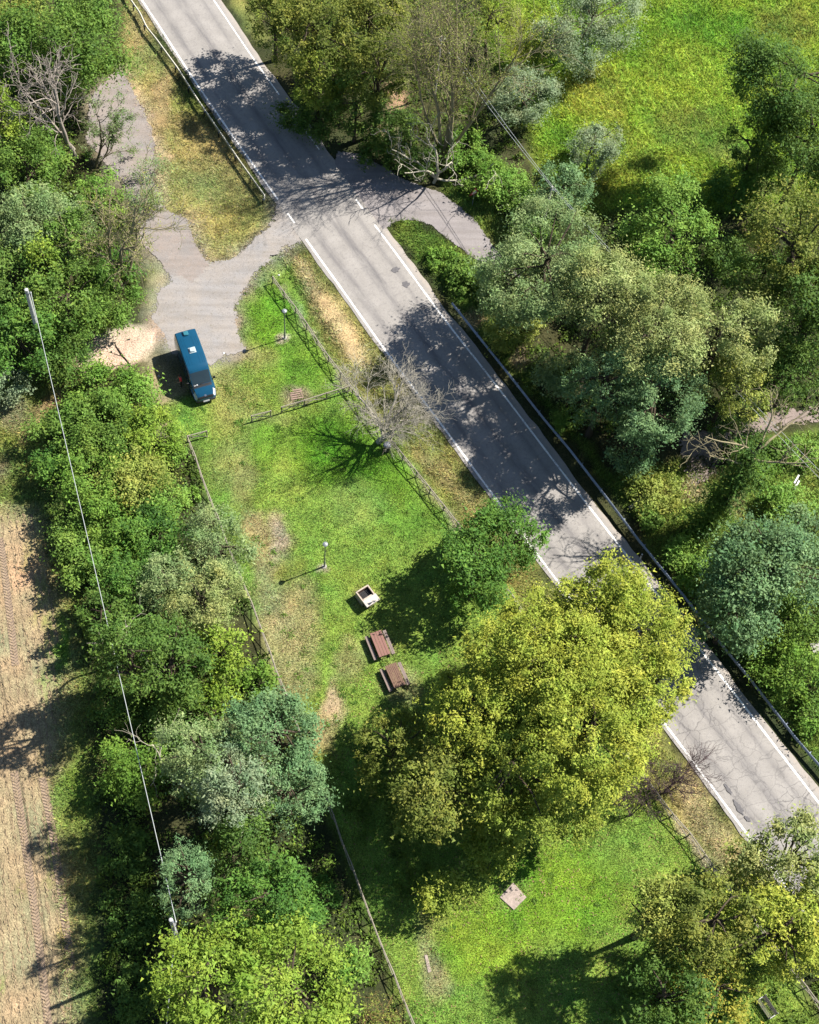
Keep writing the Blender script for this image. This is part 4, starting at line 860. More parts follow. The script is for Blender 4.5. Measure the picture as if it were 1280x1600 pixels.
def undergrowth(pts_list, n, label, pal, seed, h=(.1, .7), size=.2):
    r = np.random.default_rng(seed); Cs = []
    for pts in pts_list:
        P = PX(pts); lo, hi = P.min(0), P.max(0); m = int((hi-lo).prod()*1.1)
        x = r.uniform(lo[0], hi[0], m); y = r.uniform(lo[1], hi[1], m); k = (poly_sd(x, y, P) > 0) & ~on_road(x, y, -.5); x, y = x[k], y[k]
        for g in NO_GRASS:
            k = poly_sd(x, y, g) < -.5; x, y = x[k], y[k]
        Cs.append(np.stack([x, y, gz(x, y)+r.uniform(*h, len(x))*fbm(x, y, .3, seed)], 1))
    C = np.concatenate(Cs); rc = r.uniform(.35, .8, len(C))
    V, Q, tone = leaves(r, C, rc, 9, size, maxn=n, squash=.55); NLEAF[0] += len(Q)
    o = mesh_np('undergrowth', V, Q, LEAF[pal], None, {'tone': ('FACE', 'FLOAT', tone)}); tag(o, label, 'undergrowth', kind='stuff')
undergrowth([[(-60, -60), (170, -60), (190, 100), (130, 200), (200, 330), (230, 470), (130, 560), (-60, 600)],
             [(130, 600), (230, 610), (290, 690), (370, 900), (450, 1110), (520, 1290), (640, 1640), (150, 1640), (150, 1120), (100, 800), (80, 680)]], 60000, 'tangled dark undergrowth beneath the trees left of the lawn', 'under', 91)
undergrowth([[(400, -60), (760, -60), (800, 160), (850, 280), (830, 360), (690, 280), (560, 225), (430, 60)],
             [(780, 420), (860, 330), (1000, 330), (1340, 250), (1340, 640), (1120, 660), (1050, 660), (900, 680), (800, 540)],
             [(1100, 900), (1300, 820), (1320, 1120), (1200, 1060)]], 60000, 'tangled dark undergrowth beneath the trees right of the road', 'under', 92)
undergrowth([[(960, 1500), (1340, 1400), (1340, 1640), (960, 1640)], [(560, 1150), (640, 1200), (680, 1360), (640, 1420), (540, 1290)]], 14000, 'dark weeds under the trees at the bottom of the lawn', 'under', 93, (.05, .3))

# ------------------------------------------------------------------ shared little meshes
def _unit_cyl(name, sides, mat):
    bm = bmesh.new(); bmesh.ops.create_cone(bm, cap_ends=True, segments=sides, radius1=.5, radius2=.5, depth=1.0)
    me = bpy.data.meshes.new(name); bm.to_mesh(me); bm.free(); me.materials.append(mat); return me
def _unit_box(name, mat, bev=.04):
    bm = bmesh.new(); add_box(bm, (0, 0, 0), (1, 1, 1), None, bev); me = bpy.data.meshes.new(name); bm.to_mesh(me); bm.free(); me.materials.append(mat); return me
def place_beam(name, me, p0, p1, w, h, parent):
    """unit mesh (long axis z) stretched from p0 to p1, coordinates local to the parent"""
    p0, p1 = Vector(p0), Vector(p1); d = p1-p0; q = d.to_track_quat('Z', 'Y') if abs(d.normalized().z) < .99 else Matrix().to_quaternion()
    o = bpy.data.objects.new(name, me); COL.objects.link(o); o.parent = parent
    o.matrix_local = Matrix.Translation((p0+p1)/2) @ q.to_matrix().to_4x4() @ Matrix.Diagonal((w, h, d.length, 1)); return o
POLE_W = _unit_cyl('wood_pole', 8, WOOD)

# ------------------------------------------------------------------ wooden fences
def fence(name_label, path_px, z=1.0, gap=1.85, name='wooden_fence', skip=()):
    P = resample(ats(path_px, z)[:, :2], .05); s = np.concatenate([[0], np.cumsum(np.linalg.norm(np.diff(P, axis=0), axis=1))])
    n = max(1, int(round(s[-1]/gap))); t = np.linspace(0, s[-1], n+1); Q = np.stack([np.interp(t, s, P[:, i]) for i in (0, 1)], 1)
    r = np.random.default_rng(int(path_px[0][0])); b = np.array([Q[0, 0], Q[0, 1], float(gz(*Q[0]))])
    o = thing(name, name_label, 'fence', tuple(b)); G = [np.array([q[0]-b[0], q[1]-b[1], float(gz(q[0], q[1]))-b[2]]) for q in Q]
    tops = [g+np.array([r.normal(0, .03), r.normal(0, .03), z+r.normal(0, .02)]) for g in G]
    for g, tp in zip(G, tops): place_beam('post', POLE_W, g-[0, 0, .1], tp, .10, .10, o)
    for i in range(n):
        if i in skip: continue
        a, c = tops[i], tops[i+1]; d = (c-a)/np.linalg.norm(c-a)
        place_beam('rail', POLE_W, a-d*.04+[0, 0, -.05+r.normal(0, .012)], c+d*.04+[0, 0, -.05], .085, .085, o)
        lo = np.array([0, 0, .18]); nrm = np.array([-d[1], d[0], 0])*.035
        place_beam('cross_brace', POLE_W, G[i]+lo+nrm, c-[0, 0, .12]+nrm, .06, .06, o)
        place_beam('cross_brace', POLE_W, a-[0, 0, .12]-nrm, G[i+1]+lo-nrm, .06, .06, o)
    return o
fence('long weathered wooden fence with crossed braces along the road side of the lawn', [(425.7, 431), (447.6, 459), (466, 484), (506, 545), (545.5, 597.5), (614, 689), (660, 746), (709, 807), (729, 833), (1047, 1265), (1079, 1302), (1109, 1345), (1258, 1535), (1290, 1578)])
fence('four-panel wooden fence running from the roadside fence across the lawn', [(546, 602), (440, 635.4)])
fence('single free-standing wooden fence panel on the lawn near the van', [(422.3, 641.4), (393.6, 649)], gap=1.6)
fence('long wooden fence dividing the lawn from the thicket at left, with a bent end', [(293, 680), (302.8, 707), (325.8, 771), (362, 863), (381, 911), (405, 969), (428.6, 1036), (455, 1105), (528, 1293), (555, 1367), (592, 1461.6), (619, 1529), (646, 1597), (670, 1650)], gap=1.95)
fence('short wooden fence panel turned in at the top end of the left fence', [(294.6, 679.6), (322.5, 672.8)], gap=1.6)

# ------------------------------------------------------------------ guardrails
def guardrail(label, path_px, mat, post_px=None, gap=2.9, z=.76, side=1, endcurve=False):
    P = resample(ats(path_px, z)[:, :2], .45); b = np.array([P[0, 0], P[0, 1], 0.0]); o = thing('guardrail', label, 'guardrail', tuple(b))
    P = P-b[:2]; t = unit(np.gradient(P, axis=0)); n = np.stack([-t[:, 1], t[:, 0]], 1)*side
    prof = [(.00, .155), (.025, .135), (.07, .115), (.085, .075), (.065, .04), (.02, .015), (.02, -.015), (.065, -.04), (.085, -.075), (.07, -.115), (.025, -.135), (.0, -.155), (-.012, -.15), (.008, -.01), (.008, .01), (-.012, .15)]
    V = []; m = len(prof)
    for i in range(len(P)):
        for (u, v) in prof: q = P[i]+n[i]*(u*1.1); V.append((q[0], q[1], z-.155+v))
    k = np.arange(len(V)).reshape(-1, m); a = k[:-1]; c = k[1:]
    Q = np.stack([a, c, np.roll(c, -1, 1), np.roll(a, -1, 1)], -1).reshape(-1, 4)
    mesh_np('beam', V, Q, mat, o, None, False)
    s = np.concatenate([[0], np.cumsum(np.linalg.norm(np.diff(P, axis=0), axis=1))])
    pm = bpy.data.meshes.new('guard_post'); bm = bmesh.new(); add_box(bm, (0, 0, .36), (.10, .012, .80)); add_box(bm, (-.046, 0, .36), (.008, .06, .80)); add_box(bm, (.046, 0, .36), (.008, .06, .80)); bm.to_mesh(pm); bm.free(); pm.materials.append(DARKMETAL if mat is METAL_CREAM else METAL)
    sm = bpy.data.meshes.new('guard_spacer'); bm = bmesh.new(); add_box(bm, (0, 0, 0), (.12, .09, .18), None, .01); bm.to_mesh(sm); bm.free(); sm.materials.append(METAL)
    for d in np.arange(.7, s[-1], gap):
        i = int(np.searchsorted(s, d)); i = min(i, len(P)-1); q = P[i]-n[i]*.13; a = math.atan2(n[i][1], n[i][0])
        po = bpy.data.objects.new('post', pm); COL.objects.link(po); po.parent = o; po.location = (q[0], q[1], -.05); po.rotation_euler = (0, 0, a)
        q = P[i]-n[i]*.065; sp = bpy.data.objects.new('spacer', sm); COL.objects.link(sp); sp.parent = o; sp.location = (q[0], q[1], z-.16); sp.rotation_euler = (0, 0, a)
    return o
guardrail('pale dented guardrail on the dry verge at the top left of the road', [(170, -70), (190, -30), (205, 0), (218, 18.5), (228.5, 41), (244, 60), (277, 105), (308, 153.6), (341, 202), (375, 251.5), (410, 300), (414, 305.5), (412.6, 310)], METAL_CREAM, side=1)
guardrail('long bluish steel guardrail along the right side of the road', [(707, 472), (755, 532), (795, 582), (850, 652), (892, 702), (942, 767), (997, 840), (1066, 925), (1125, 1001), (1151, 1033), (1172, 1058), (1208, 1104.5), (1242, 1149), (1280, 1193), (1330, 1252)], METAL, side=-1)

# ------------------------------------------------------------------ camper van
def van():
    BLUE = plain('van_blue_paint', (.005, .078, .155), .22, 0, .06, 2.0, .5, None, .6); GLASS = plain('van_glass', (.03, .05, .06), .08, 0, .1, 2, .6); TRIM = plain('van_black_plastic', (.02, .02, .022), .6)
    LENS = plain('headlight_lens', (.80, .82, .84), .12, .1, .05); RUB = plain('tyre_rubber', (.02, .02, .02), .85); RIM = plain('wheel_rim', (.45, .45, .46), .4, .6); PLATE = plain('plate_white', (.85, .85, .85), .4, 0, .02)
    HAT = plain('roof_hatch_plastic', (.50, .62, .66), .35, 0, .1)
    hd = math.radians(-69.5); fwd = np.array([math.cos(hd), math.sin(hd), 0]); rc = at(288.3, 516.2, 2.5); o = thing('camper_van', 'blue high-roof camper van parked on the gravel drive', 'van', (rc[0], rc[1], 0.0), hd)
    # stations: x, half width low, half width at roof edge, roof z
    ST = [(0.0, .93, .80, 2.42), (.10, .985, .87, 2.54), (1.2, .995, .885, 2.60), (2.8, .995, .885, 2.60), (3.55, .995, .87, 2.56), (3.85, .99, .85, 2.45), (4.00, .99, .835, 2.34), (4.78, .985, .83, 1.47), (4.92, .98, .82, 1.38), (5.25, .955, .78, 1.20), (5.50, .91, .72, 1.02), (5.66, .83, .66, .86), (5.74, .72, .58, .66)]
    xs = np.array([s[0] for s in ST])
    def ring(x):
        w, wt, zt = (np.interp(x, xs, [s[i] for s in ST]) for i in (1, 2, 3)); zb = .36; belt = min(1.30, zt-.28); lo = min(.62, belt-.05)
        h = [(w*.90, zb), (w*.985, zb+.14), (w, lo), (w*.997, belt), (wt+(w-wt)*.28, zt-.22 if zt-.22 > belt else belt+.06), (wt, zt-.075), (wt-.07, zt-.012), (wt*.55, zt+.022), (0, zt+.03)]
        return h+[(-a, b) for a, b in h[-2::-1]]
    def surf(x, s):
        R = ring(x); i = int(min(max(math.floor(s), 0), len(R)-2)); f = s-i; a, b = R[i], R[i+1]; return np.array([x, a[0]*(1-f)+b[0]*f, a[1]*(1-f)+b[1]*f])
    XX = sorted(set(list(np.linspace(.1, 3.55, 8))+[s[0] for s in ST])); bm = bmesh.new(); rings = []
    for x in XX: rings.append([bm.verts.new((x, a, b)) for a, b in ring(x)])
    for A, B in zip(rings, rings[1:]):
        for i in range(len(A)-1): bm.faces.new((A[i], B[i], B[i+1], A[i+1]))
        bm.faces.new((A[-1], B[-1], B[0], A[0]))
    bm.faces.new(rings[0]); bm.faces.new(rings[-1][::-1]); bmesh.ops.recalc_face_normals(bm, faces=bm.faces)
    body = bm_obj('body', bm, BLUE, o, True, 28)
    def patch(name, x0, x1, s0, s1, mat, off=.006, nx=8, ns=8, par=None):
        G = np.array([[surf(x, s) for s in np.linspace(s0, s1, ns)] for x in np.linspace(x0, x1, nx)])
        dx = np.gradient(G, axis=0); ds = np.gradient(G, axis=1); N = unit(np.cross(dx, ds)); c = np.array([2.8, 0, 1.2])
        sg = np.sign(((G-c)*N).sum(-1).mean()); G = G+N*off*sg; k = np.arange(nx*ns).reshape(nx, ns); q = np.stack([k[:-1, :-1], k[1:, :-1], k[1:, 1:], k[:-1, 1:]], -1).reshape(-1, 4)
        return mesh_np(name, G.reshape(-1, 3), q, mat, par or o, None, True)
    for a_ in (6.35, 6.8, 7.3, 8.7, 9.2, 9.65): patch('roof_rib', .75, 1.75, a_-.06, a_+.06, BLUE, .012, 6, 3); patch('roof_rib', 2.5, 3.45, a_-.06, a_+.06, BLUE, .012, 6, 3)
    ws = patch('windscreen', 4.03, 4.74, 5.9, 10.1, GLASS, .008, 6, 14)
    cowl = patch('scuttle', 4.76, 4.93, 5.9, 10.1, TRIM, .005, 3, 14)
    for s0, s1 in ((3.1, 3.95), (12.05, 12.9)):
        patch('side_window', 3.55, 4.40, s0, s1, GLASS); patch('side_window', 2.30, 3.20, s0, s1, GLASS)
        patch('sill_trim', .4, 5.1, 1.0 if s0 < 8 else 14.6, 1.4 if s0 < 8 else 15.0, TRIM)
        patch('door_gap', 3.42, 3.45, 2.0 if s0 < 8 else 12.05, 3.95 if s0 < 8 else 14.0, TRIM, .003); patch('door_gap', 4.46, 4.49, 2.0 if s0 < 8 else 12.6, 3.4 if s0 < 8 else 14.0, TRIM, .003)
    for s0, s1 in ((3.35, 5.6), (10.4, 12.65)): patch('headlight', 5.16, 5.60, s0, s1, LENS, .008, 6, 6)
    patch('grille', 5.58, 5.70, 5.3, 10.7, TRIM, .006, 4, 10); patch('bonnet_gap', 4.95, 4.97, 5.6, 10.4, TRIM, .003, 2, 12)
    bm = bmesh.new(); add_box(bm, (5.62, 0, .46), (.34, 1.62, .26), None, .08); bm_obj('bumper', bm, TRIM, o, True, 40)
    bm = bmesh.new(); add_box(bm, (5.80, 0, .50), (.02, .52, .12), Matrix.Rotation(math.radians(-18), 3, 'Y')); bm_obj('number_plate', bm, PLATE, o)
    bm = bmesh.new(); add_lathe(bm, [(0, 0), (.10, 0), (.10, .012), (0, .014)], 14); e = bm_obj('emblem', bm, plain('chrome', (.8, .8, .8), .2, .9), o); e.location = (5.56, 0, .985); e.rotation_euler = (0, math.radians(48), 0)
    for x in (.95, 4.45):
        for y in (-.88, .88):
            bm = bmesh.new(); add_lathe(bm, [(.20, -.11), (.33, -.11), (.345, -.07), (.345, .07), (.33, .11), (.20, .11)], 24); w = bm_obj('wheel', bm, RUB, o, True, 40); w.rotation_euler = (math.pi/2, 0, 0); w.location = (x, y, .345)
            bm = bmesh.new(); add_lathe(bm, [(.05, -.09), (.205, -.10), (.205, .10), (.05, .09)], 18); bm_obj('rim', bm, RIM, w, True, 40)
    for sgn in (-1, 1):
        bm = bmesh.new(); add_box(bm, (4.42, sgn*1.12, 1.50), (.10, .20, .30), None, .03); add_box(bm, (4.45, sgn*1.02, 1.42), (.05, .14, .05)); bm_obj('door_mirror', bm, TRIM, o, True, 40)
        bm = bmesh.new(); add_box(bm, (3.60, sgn*1.005, 1.15), (.18, .03, .04), None, .01); bm_obj('door_handle', bm, TRIM, o)
        bm = bmesh.new(); add_box(bm, (.02, sgn*.86, 1.0), (.05, .10, .42), None, .01); bm_obj('tail_light', bm, plain('tail_light_red', (.45, .02, .02), .3), o)
    for x, y, sx in ((.42, -.02, .42), (2.12, .02, .44)):
        zt = 2.60+.03 if x > 1 else 2.58
        bm = bmesh.new(); add_box(bm, (x, y, zt+.015), (sx+.12, sx+.14, .05), None, .015); f = bm_obj('hatch_frame', bm, HAT if x > 1 else BLUE, o, True, 40)
        bm = bmesh.new(); add_box(bm, (x, y, zt+.11), (sx, sx, .13), None, .05); bm_obj('hatch_dome', bm, HAT if x > 1 else plain('dark_teal_dome', (.05, .22, .28), .2), f, True, 40)
    for y in (-.45, .15):
        bm = bmesh.new(); add_box(bm, (0, 0, 0), (.03, .62, .02)); wp = bm_obj('wiper', bm, TRIM, o); wp.location = (4.70, y, 1.60); wp.rotation_euler = (0, math.radians(46), math.radians(14))
    bm = bmesh.new(); add_box(bm, (0, 0, 0), (.015, .16, .11)); add_box(bm, (0, .20, .0), (.015, .12, .10)); c = bm_obj('dashboard_card', bm, PLATE, o); c.location = (4.745, -.62, 1.535); c.rotation_euler = (0, math.radians(-42), 0)
    return o, fwd, rc
VAN, VFWD, VRC = van()

# ------------------------------------------------------------------ person beside the van
def person():
    p = at(283.5, 603); o = thing('person', 'person in a red T-shirt and dark trousers standing beside the blue van', 'person', (p[0], p[1], float(gz(p[0], p[1]))), math.radians(200))
    J = {'hip': (0, 0, .93), 'waist': (.0, 0, 1.08), 'chest': (.02, 0, 1.28), 'neck': (.03, 0, 1.45), 'jaw': (.05, 0, 1.53), 'head': (.05, 0, 1.62), 'crown': (.04, 0, 1.70)}
    R = {'hip': .145, 'waist': .135, 'chest': .155, 'neck': .058, 'jaw': .075, 'head': .098, 'crown': .07}
    E = [('hip', 'waist'), ('waist', 'chest'), ('chest', 'neck'), ('neck', 'jaw'), ('jaw', 'head'), ('head', 'crown')]
    for s, t in ((1, 'l'), (-1, 'r')):
        J.update({'sh'+t: (.02, s*.19, 1.40), 'el'+t: (.03+.05*s, s*.27, 1.13), 'wr'+t: (.20, s*.22, .97+.05*s), 'pa'+t: (.27, s*.20, .95+.05*s), 'th'+t: (0, s*.10, .86), 'kn'+t: (.03, s*.11, .49), 'an'+t: (-.01, s*.115, .09), 'to'+t: (.14, s*.125, .045)})
        R.update({'sh'+t: .068, 'el'+t: .043, 'wr'+t: .03, 'pa'+t: .035, 'th'+t: .092, 'kn'+t: .06, 'an'+t: .043, 'to'+t: .04})
        E += [('chest', 'sh'+t), ('sh'+t, 'el'+t), ('el'+t, 'wr'+t), ('wr'+t, 'pa'+t), ('hip', 'th'+t), ('th'+t, 'kn'+t), ('kn'+t, 'an'+t), ('an'+t, 'to'+t)]
        for k in range(5):
            b = 'pa'+t; m = f'f{k}'+t; e = f'g{k}'+t; px, py, pz = J[b]; y = (k-2)*.018 if k < 4 else 0; a = .055 if k < 4 else .03
            J[m] = (px+a, py+(y if k < 4 else -s*.045), pz-.015-(0 if k < 4 else -.01)); J[e] = (px+a+.03, py+(y*1.1 if k < 4 else -s*.055), pz-.05); R[m] = .0095; R[e] = .008; E += [(b, m), (m, e)]
    ks = list(J); me = bpy.data.meshes.new('body'); me.from_pydata([J[k] for k in ks], [(ks.index(a), ks.index(b)) for a, b in E], []); ob = bpy.data.objects.new('body', me); COL.objects.link(ob)
    ob.modifiers.new('s', 'SKIN')
    sv = me.skin_vertices[0].data if me.skin_vertices else None
    if sv is None:
        bm = bmesh.new(); bm.from_mesh(me); bm.verts.layers.skin.verify(); bm.to_mesh(me); bm.free(); sv = me.skin_vertices[0].data
    for i, k in enumerate(ks): sv[i].radius = (R[k], R[k]); sv[i].use_root = (k == 'hip')
    sub = ob.modifiers.new('u', 'SUBSURF'); sub.levels = 1; sub.render_levels = 1
    dg = bpy.context.evaluated_depsgraph_get(); nm = bpy.data.meshes.new_from_object(ob.evaluated_get(dg)); bpy.data.objects.remove(ob)
    SKIN = plain('skin', (.55, .34, .24), .6, 0, .08); RED = plain('red_cotton', (1.5, .10, .11), .85, 0, .2); TRO = plain('dark_trousers', (.025, .028, .035), .85); SHOE = plain('white_shoe', (.75, .75, .74), .7)
    nm.materials.clear()
    for m in (SKIN, RED, TRO, SHOE): nm.materials.append(m)
    for pl in nm.polygons:
        x, y, z = pl.center; arm = abs(y) > .165 and z > .80 and z < 1.2; pl.use_smooth = True
        pl.material_index = 0 if (z > 1.435 or (arm and z < 1.24)) else 3 if z < .085 else 2 if z < .95 else 1
    b = bpy.data.objects.new('body', nm); COL.objects.link(b); b.parent = o
    bm = bmesh.new(); bmesh.ops.create_uvsphere(bm, u_segments=14, v_segments=10, radius=1)
    for v in bm.verts: v.co = Vector((v.co.x*.108+.025, v.co.y*.098, v.co.z*.10+1.655))
    bmesh.ops.delete(bm, geom=[v for v in bm.verts if v.co.z < 1.62 and v.co.x > .02], context='VERTS'); bm_obj('hair', bm, plain('brown_hair', (.05, .03, .02), .7), o, True)
person()

# ------------------------------------------------------------------ barbecue, picnic tables, bin, lamps, bench
def barbecue():
    z = 1.0; a = at(559.5, 922.5, z); b = at(578, 911, z); d = at(571, 950, z); u = (b-a)[:2]; L = (d-a)[:2]; w = np.linalg.norm(u)+.06; ln = np.linalg.norm(L)
    rot = math.atan2(u[1], u[0]); ctr = a[:2]+u/2+L/2; o = thing('barbecue', 'pale masonry barbecue with open firebox on the lawn', 'barbecue', (ctr[0], ctr[1], float(gz(*ctr))), rot)
    ST = plain('barbecue_stone', (.62, .52, .42), .9, 0, .2, 9); ST2 = plain('barbecue_slab', (.68, .61, .54), .85, 0, .15, 6); SOOT = plain('sooty_brick', (.16, .09, .065), .95, 0, .55, 8); ASH = plain('ash', (.06, .055, .055), 1.0, 0, .4, 10)
    h = .95; t = .11; y1 = ln/2; y0 = y1-ln*.60          # firebox between y0 and y1 (far end), worktop slab from -ln/2 to y0
    def part(n, c, s, m, bev=.012): bm = bmesh.new(); add_box(bm, c, s, None, bev); return bm_obj(n, bm, m, o)
    part('side_wall', (-w/2+t/2, (y0+y1)/2, h/2), (t, y1-y0, h), ST); part('side_wall', (w/2-t/2, (y0+y1)/2, h/2), (t, y1-y0, h), ST)
    part('back_wall', (0, y1-t/2, h/2+.01), (w-2*t-.004, t, h+.02), ST); part('firebox_floor', (0, (y0+y1)/2-.02, .55), (w-2*t-.004, y1-y0-t-.05, .10), ASH)
    for sx in (-1, 1): part('firebrick', (sx*(w/2-t-.016), (y0+y1)/2-.02, .78), (.028, y1-y0-t-.06, .34), SOOT, .004)
    part('firebrick', (0, y1-t-.016, .78), (w-2*t-.07, .028, .34), SOOT, .004)
    part('pedestal', (0, (y0-y1)/2*.55, .42), (w*.72, ln*.34, .84), ST); part('worktop', (.03, -ln/2+(ln*.40)/2+.02, .90), (w+.06, ln*.40, .11), ST2, .02)
    bm = bmesh.new()
    for k in range(9): add_box(bm, (-(w/2-t-.06)+k*(w-2*t-.12)/8, (y0+y1)/2-.05, .76), (.014, (y1-y0-t)*.62, .014))
    add_box(bm, (0, (y0+y1)/2-.05-(y1-y0-t)*.30, .775), (w-2*t-.06, .014, .014)); add_box(bm, (0, (y0+y1)/2-.05+(y1-y0-t)*.30, .775), (w-2*t-.06, .014, .014)); bm_obj('grill_grate', bm, DARKMETAL, o)
barbecue()

def picnic_table(c0, c1, c2, c3, label, col, nplank, seed, zt=.76):
    A, B, Cc, D = (at(*c, zt) for c in (c0, c1, c2, c3)); ctr = (A+B+Cc+D)/4; ax = (B-A)[:2]+(Cc-D)[:2]; Ln = np.linalg.norm(ax)/2; wd = (np.linalg.norm((D-A)[:2])+np.linalg.norm((Cc-B)[:2]))/2
    rot = math.atan2(ax[1], ax[0]); o = thing('picnic_table', label, 'picnic table', (ctr[0], ctr[1], float(gz(ctr[0], ctr[1]))), rot, 'picnic tables on the lawn'); r = np.random.default_rng(seed)
    M = bark('table_wood_%d' % seed, col, tuple(x*.6 for x in col)); MB = bark('bench_wood_%d' % seed, (.36, .28, .25), (.22, .17, .15))
    pw = wd/nplank
    for k in range(nplank):
        bm = bmesh.new(); add_box(bm, (r.normal(0, .008), -wd/2+pw*(k+.5), zt-.02), (Ln+r.normal(0, .015), pw-.018, .042), None, .006); bm_obj('plank', bm, M, o)
    for s in (-1, 1):
        for k in range(2):
            bm = bmesh.new(); add_box(bm, (0, s*(wd/2+.27)+(k-.5)*.135, .445), (Ln, .125, .04), None, .006); bm_obj('bench_plank', bm, MB, o)
        for e in (-1, 1):
            bm = bmesh.new(); add_box(bm, (e*(Ln/2-.28), s*.36, .36), (.05, .085, .86), Matrix.Rotation(s*math.radians(28), 3, 'X')); bm_obj('leg', bm, MB, o)
    for e in (-1, 1):
        bm = bmesh.new(); add_box(bm, (e*(Ln/2-.225), 0, .385), (.045, wd+.80, .09)); bm_obj('seat_bearer', bm, MB, o); bm = bmesh.new(); add_box(bm, (e*(Ln/2-.225), 0, .690), (.045, wd*.9, .085)); bm_obj('top_bearer', bm, MB, o)
picnic_table((577.7, 989.7), (592.8, 1026.5), (610.5, 1021), (595.5, 984), 'reddish wooden picnic table with benches, the one nearer the barbecue', (.37, .20, .165), 4, 1)
picnic_table((601, 1041), (617, 1076), (634, 1069), (619, 1034), 'brown slatted picnic table with benches, partly under the yellow tree', (.28, .17, .125), 7, 2)

def lamp(px, py, label, h=4.12):
    p = at(px, py); o = thing('lamp_post', label, 'lamp post', (p[0], p[1], float(gz(p[0], p[1]))), 0, 'lamp posts on the lawn')
    PM = plain('lamp_pole_grey', (.38, .40, .38), .5, .3)
    bm = bmesh.new(); add_lathe(bm, [(.075, 0), (.075, .8), (.052, .9), (.045, h-.42), (.06, h-.40)], 12); bm_obj('pole', bm, PM, o, True, 40)
    bm = bmesh.new(); add_lathe(bm, [(.20, -.05), (.20, .04), (.18, .055), (0, .06)], 14); bm_obj('footing', bm, CONC, o)
    bm = bmesh.new(); add_lathe(bm, [(.05, h-.42), (.11, h-.36), (.13, h-.22), (.11, h-.10), (.05, h-.06)], 16); g = bm_obj('globe', bm, plain('opal_glass', (.42, .43, .43), .25, 0, .03), o, True)
    bm = bmesh.new(); add_lathe(bm, [(.20, h-.10), (.21, h-.075), (.15, h-.02), (.05, h+.03), (0, h+.035)], 18); bm_obj('cap', bm, plain('lamp_cap', (.40, .43, .44), .4, .2), o, True, 50)
lamp(445, 528, 'grey lamp post on the upper lawn beside the long fence')
lamp(507, 885, 'grey lamp post on the lower lawn above the barbecue')

def bin_():
    p = at(604, 704); o = thing('litter_bin', 'dark round litter bin with grey domed lid under the leafless tree', 'bin', (p[0], p[1], float(gz(p[0], p[1]))))
    bm = bmesh.new(); add_lathe(bm, [(.22, .12), (.27, .14), (.30, .82), (.29, .84), (.25, .80), (.22, .16)], 18); bm_obj('barrel', bm, plain('bin_dark', (.035, .038, .045), .5), o, True, 40)
    bm = bmesh.new(); add_lathe(bm, [(.31, .98), (.32, 1.0), (.27, 1.08), (.14, 1.14), (0, 1.15)], 18); bm_obj('lid', bm, plain('bin_lid', (.36, .38, .44), .45, .2), o, True, 60)
    for a in (0, 2.09, 4.19):
        bm = bmesh.new(); add_box(bm, (.285*math.cos(a), .285*math.sin(a), .90), (.025, .025, .22)); bm_obj('lid_bracket', bm, DARKMETAL, o)
    bm = bmesh.new(); add_lathe(bm, [(.05, -.1), (.05, .12)], 10); bm_obj('stand', bm, DARKMETAL, o)
bin_()

def bench():
    a = at(1187, 1560, .45); b = at(1207, 1590, .45); d = (b-a)[:2]; ln = np.linalg.norm(d); ctr = (a+b)/2; rot = math.atan2(d[1], d[0]); o = thing('park_bench', 'slatted grey bench with pale armrests in the lower right corner', 'bench', (ctr[0], ctr[1], float(gz(ctr[0], ctr[1]))), rot)
    M = bark('bench_slat', (.22, .20, .17), (.12, .11, .10)); CA = plain('bench_cast', (.55, .54, .50), .6)
    for k in range(5): bm = bmesh.new(); add_box(bm, (0, -.22+k*.115, .45), (ln, .07, .03), None, .005); bm_obj('seat_slat', bm, M, o)
    for k in range(3): bm = bmesh.new(); add_box(bm, (0, .30+k*.03, .56+k*.125), (ln, .028, .095), Matrix.Rotation(math.radians(-14), 3, 'X'), .005); bm_obj('back_slat', bm, M, o)
    for s in (-1, 1):
        x = s*(ln/2-.03)
        for y in (-.20, .26): bm = bmesh.new(); add_box(bm, (x, y, .21), (.05, .06, .44)); bm_obj('leg', bm, CA, o)
        bm = bmesh.new(); add_box(bm, (x, .02, .66), (.06, .50, .04), None, .01); add_box(bm, (x, -.20, .55), (.045, .045, .20)); bm_obj('armrest', bm, CA, o); bm = bmesh.new(); add_box(bm, (x, .37, .66), (.045, .04, .44), Matrix.Rotation(math.radians(-14), 3, 'X')); bm_obj('back_post', bm, CA, o)
bench()

# ------------------------------------------------------------------ slabs, stones, stump, plank
def slab(name, label, cat, pts, z, mat, th=.10, bev=.015):
    P = ats(pts, z)[:, :2]; c = P.mean(0); bm = bmesh.new(); vs = [bm.verts.new((*(p-c), z-th)) for p in P]; f = bm.faces.new(vs)
    e = bmesh.ops.extrude_face_region(bm, geom=[f]); bmesh.ops.translate(bm, verts=[v for v in e['geom'] if isinstance(v, bmesh.types.BMVert)], vec=(0, 0, th)); bmesh.ops.recalc_face_normals(bm, faces=bm.faces)
    bmesh.ops.bevel(bm, geom=list(bm.edges), offset=bev, segments=1, affect='EDGES')
    o = bm_obj(name, bm, mat); o.location = (c[0], c[1], 0); return tag(o, label, cat)
PINK = plain('pink_concrete', (.50, .40, .34), .9, 0, .3, 5)
slab('concrete_slab', 'square pinkish concrete slab set diagonally in the lower lawn', 'slab', [(802, 1379), (823, 1402), (803, 1422), (781, 1402)], .05, PINK, .15)
slab('stone_strip', 'narrow pale broken kerbstone lying at the edge of the lower lawn', 'stone', [(663, 1492), (668, 1492), (674, 1518), (669, 1520)], .02, PINK, .12)
slab('boulder_slab', 'pale concrete block among leaves at the right edge', 'stone', [(1266, 1006), (1284, 1000), (1290, 1018), (1272, 1022)], .35, CONC, .4)
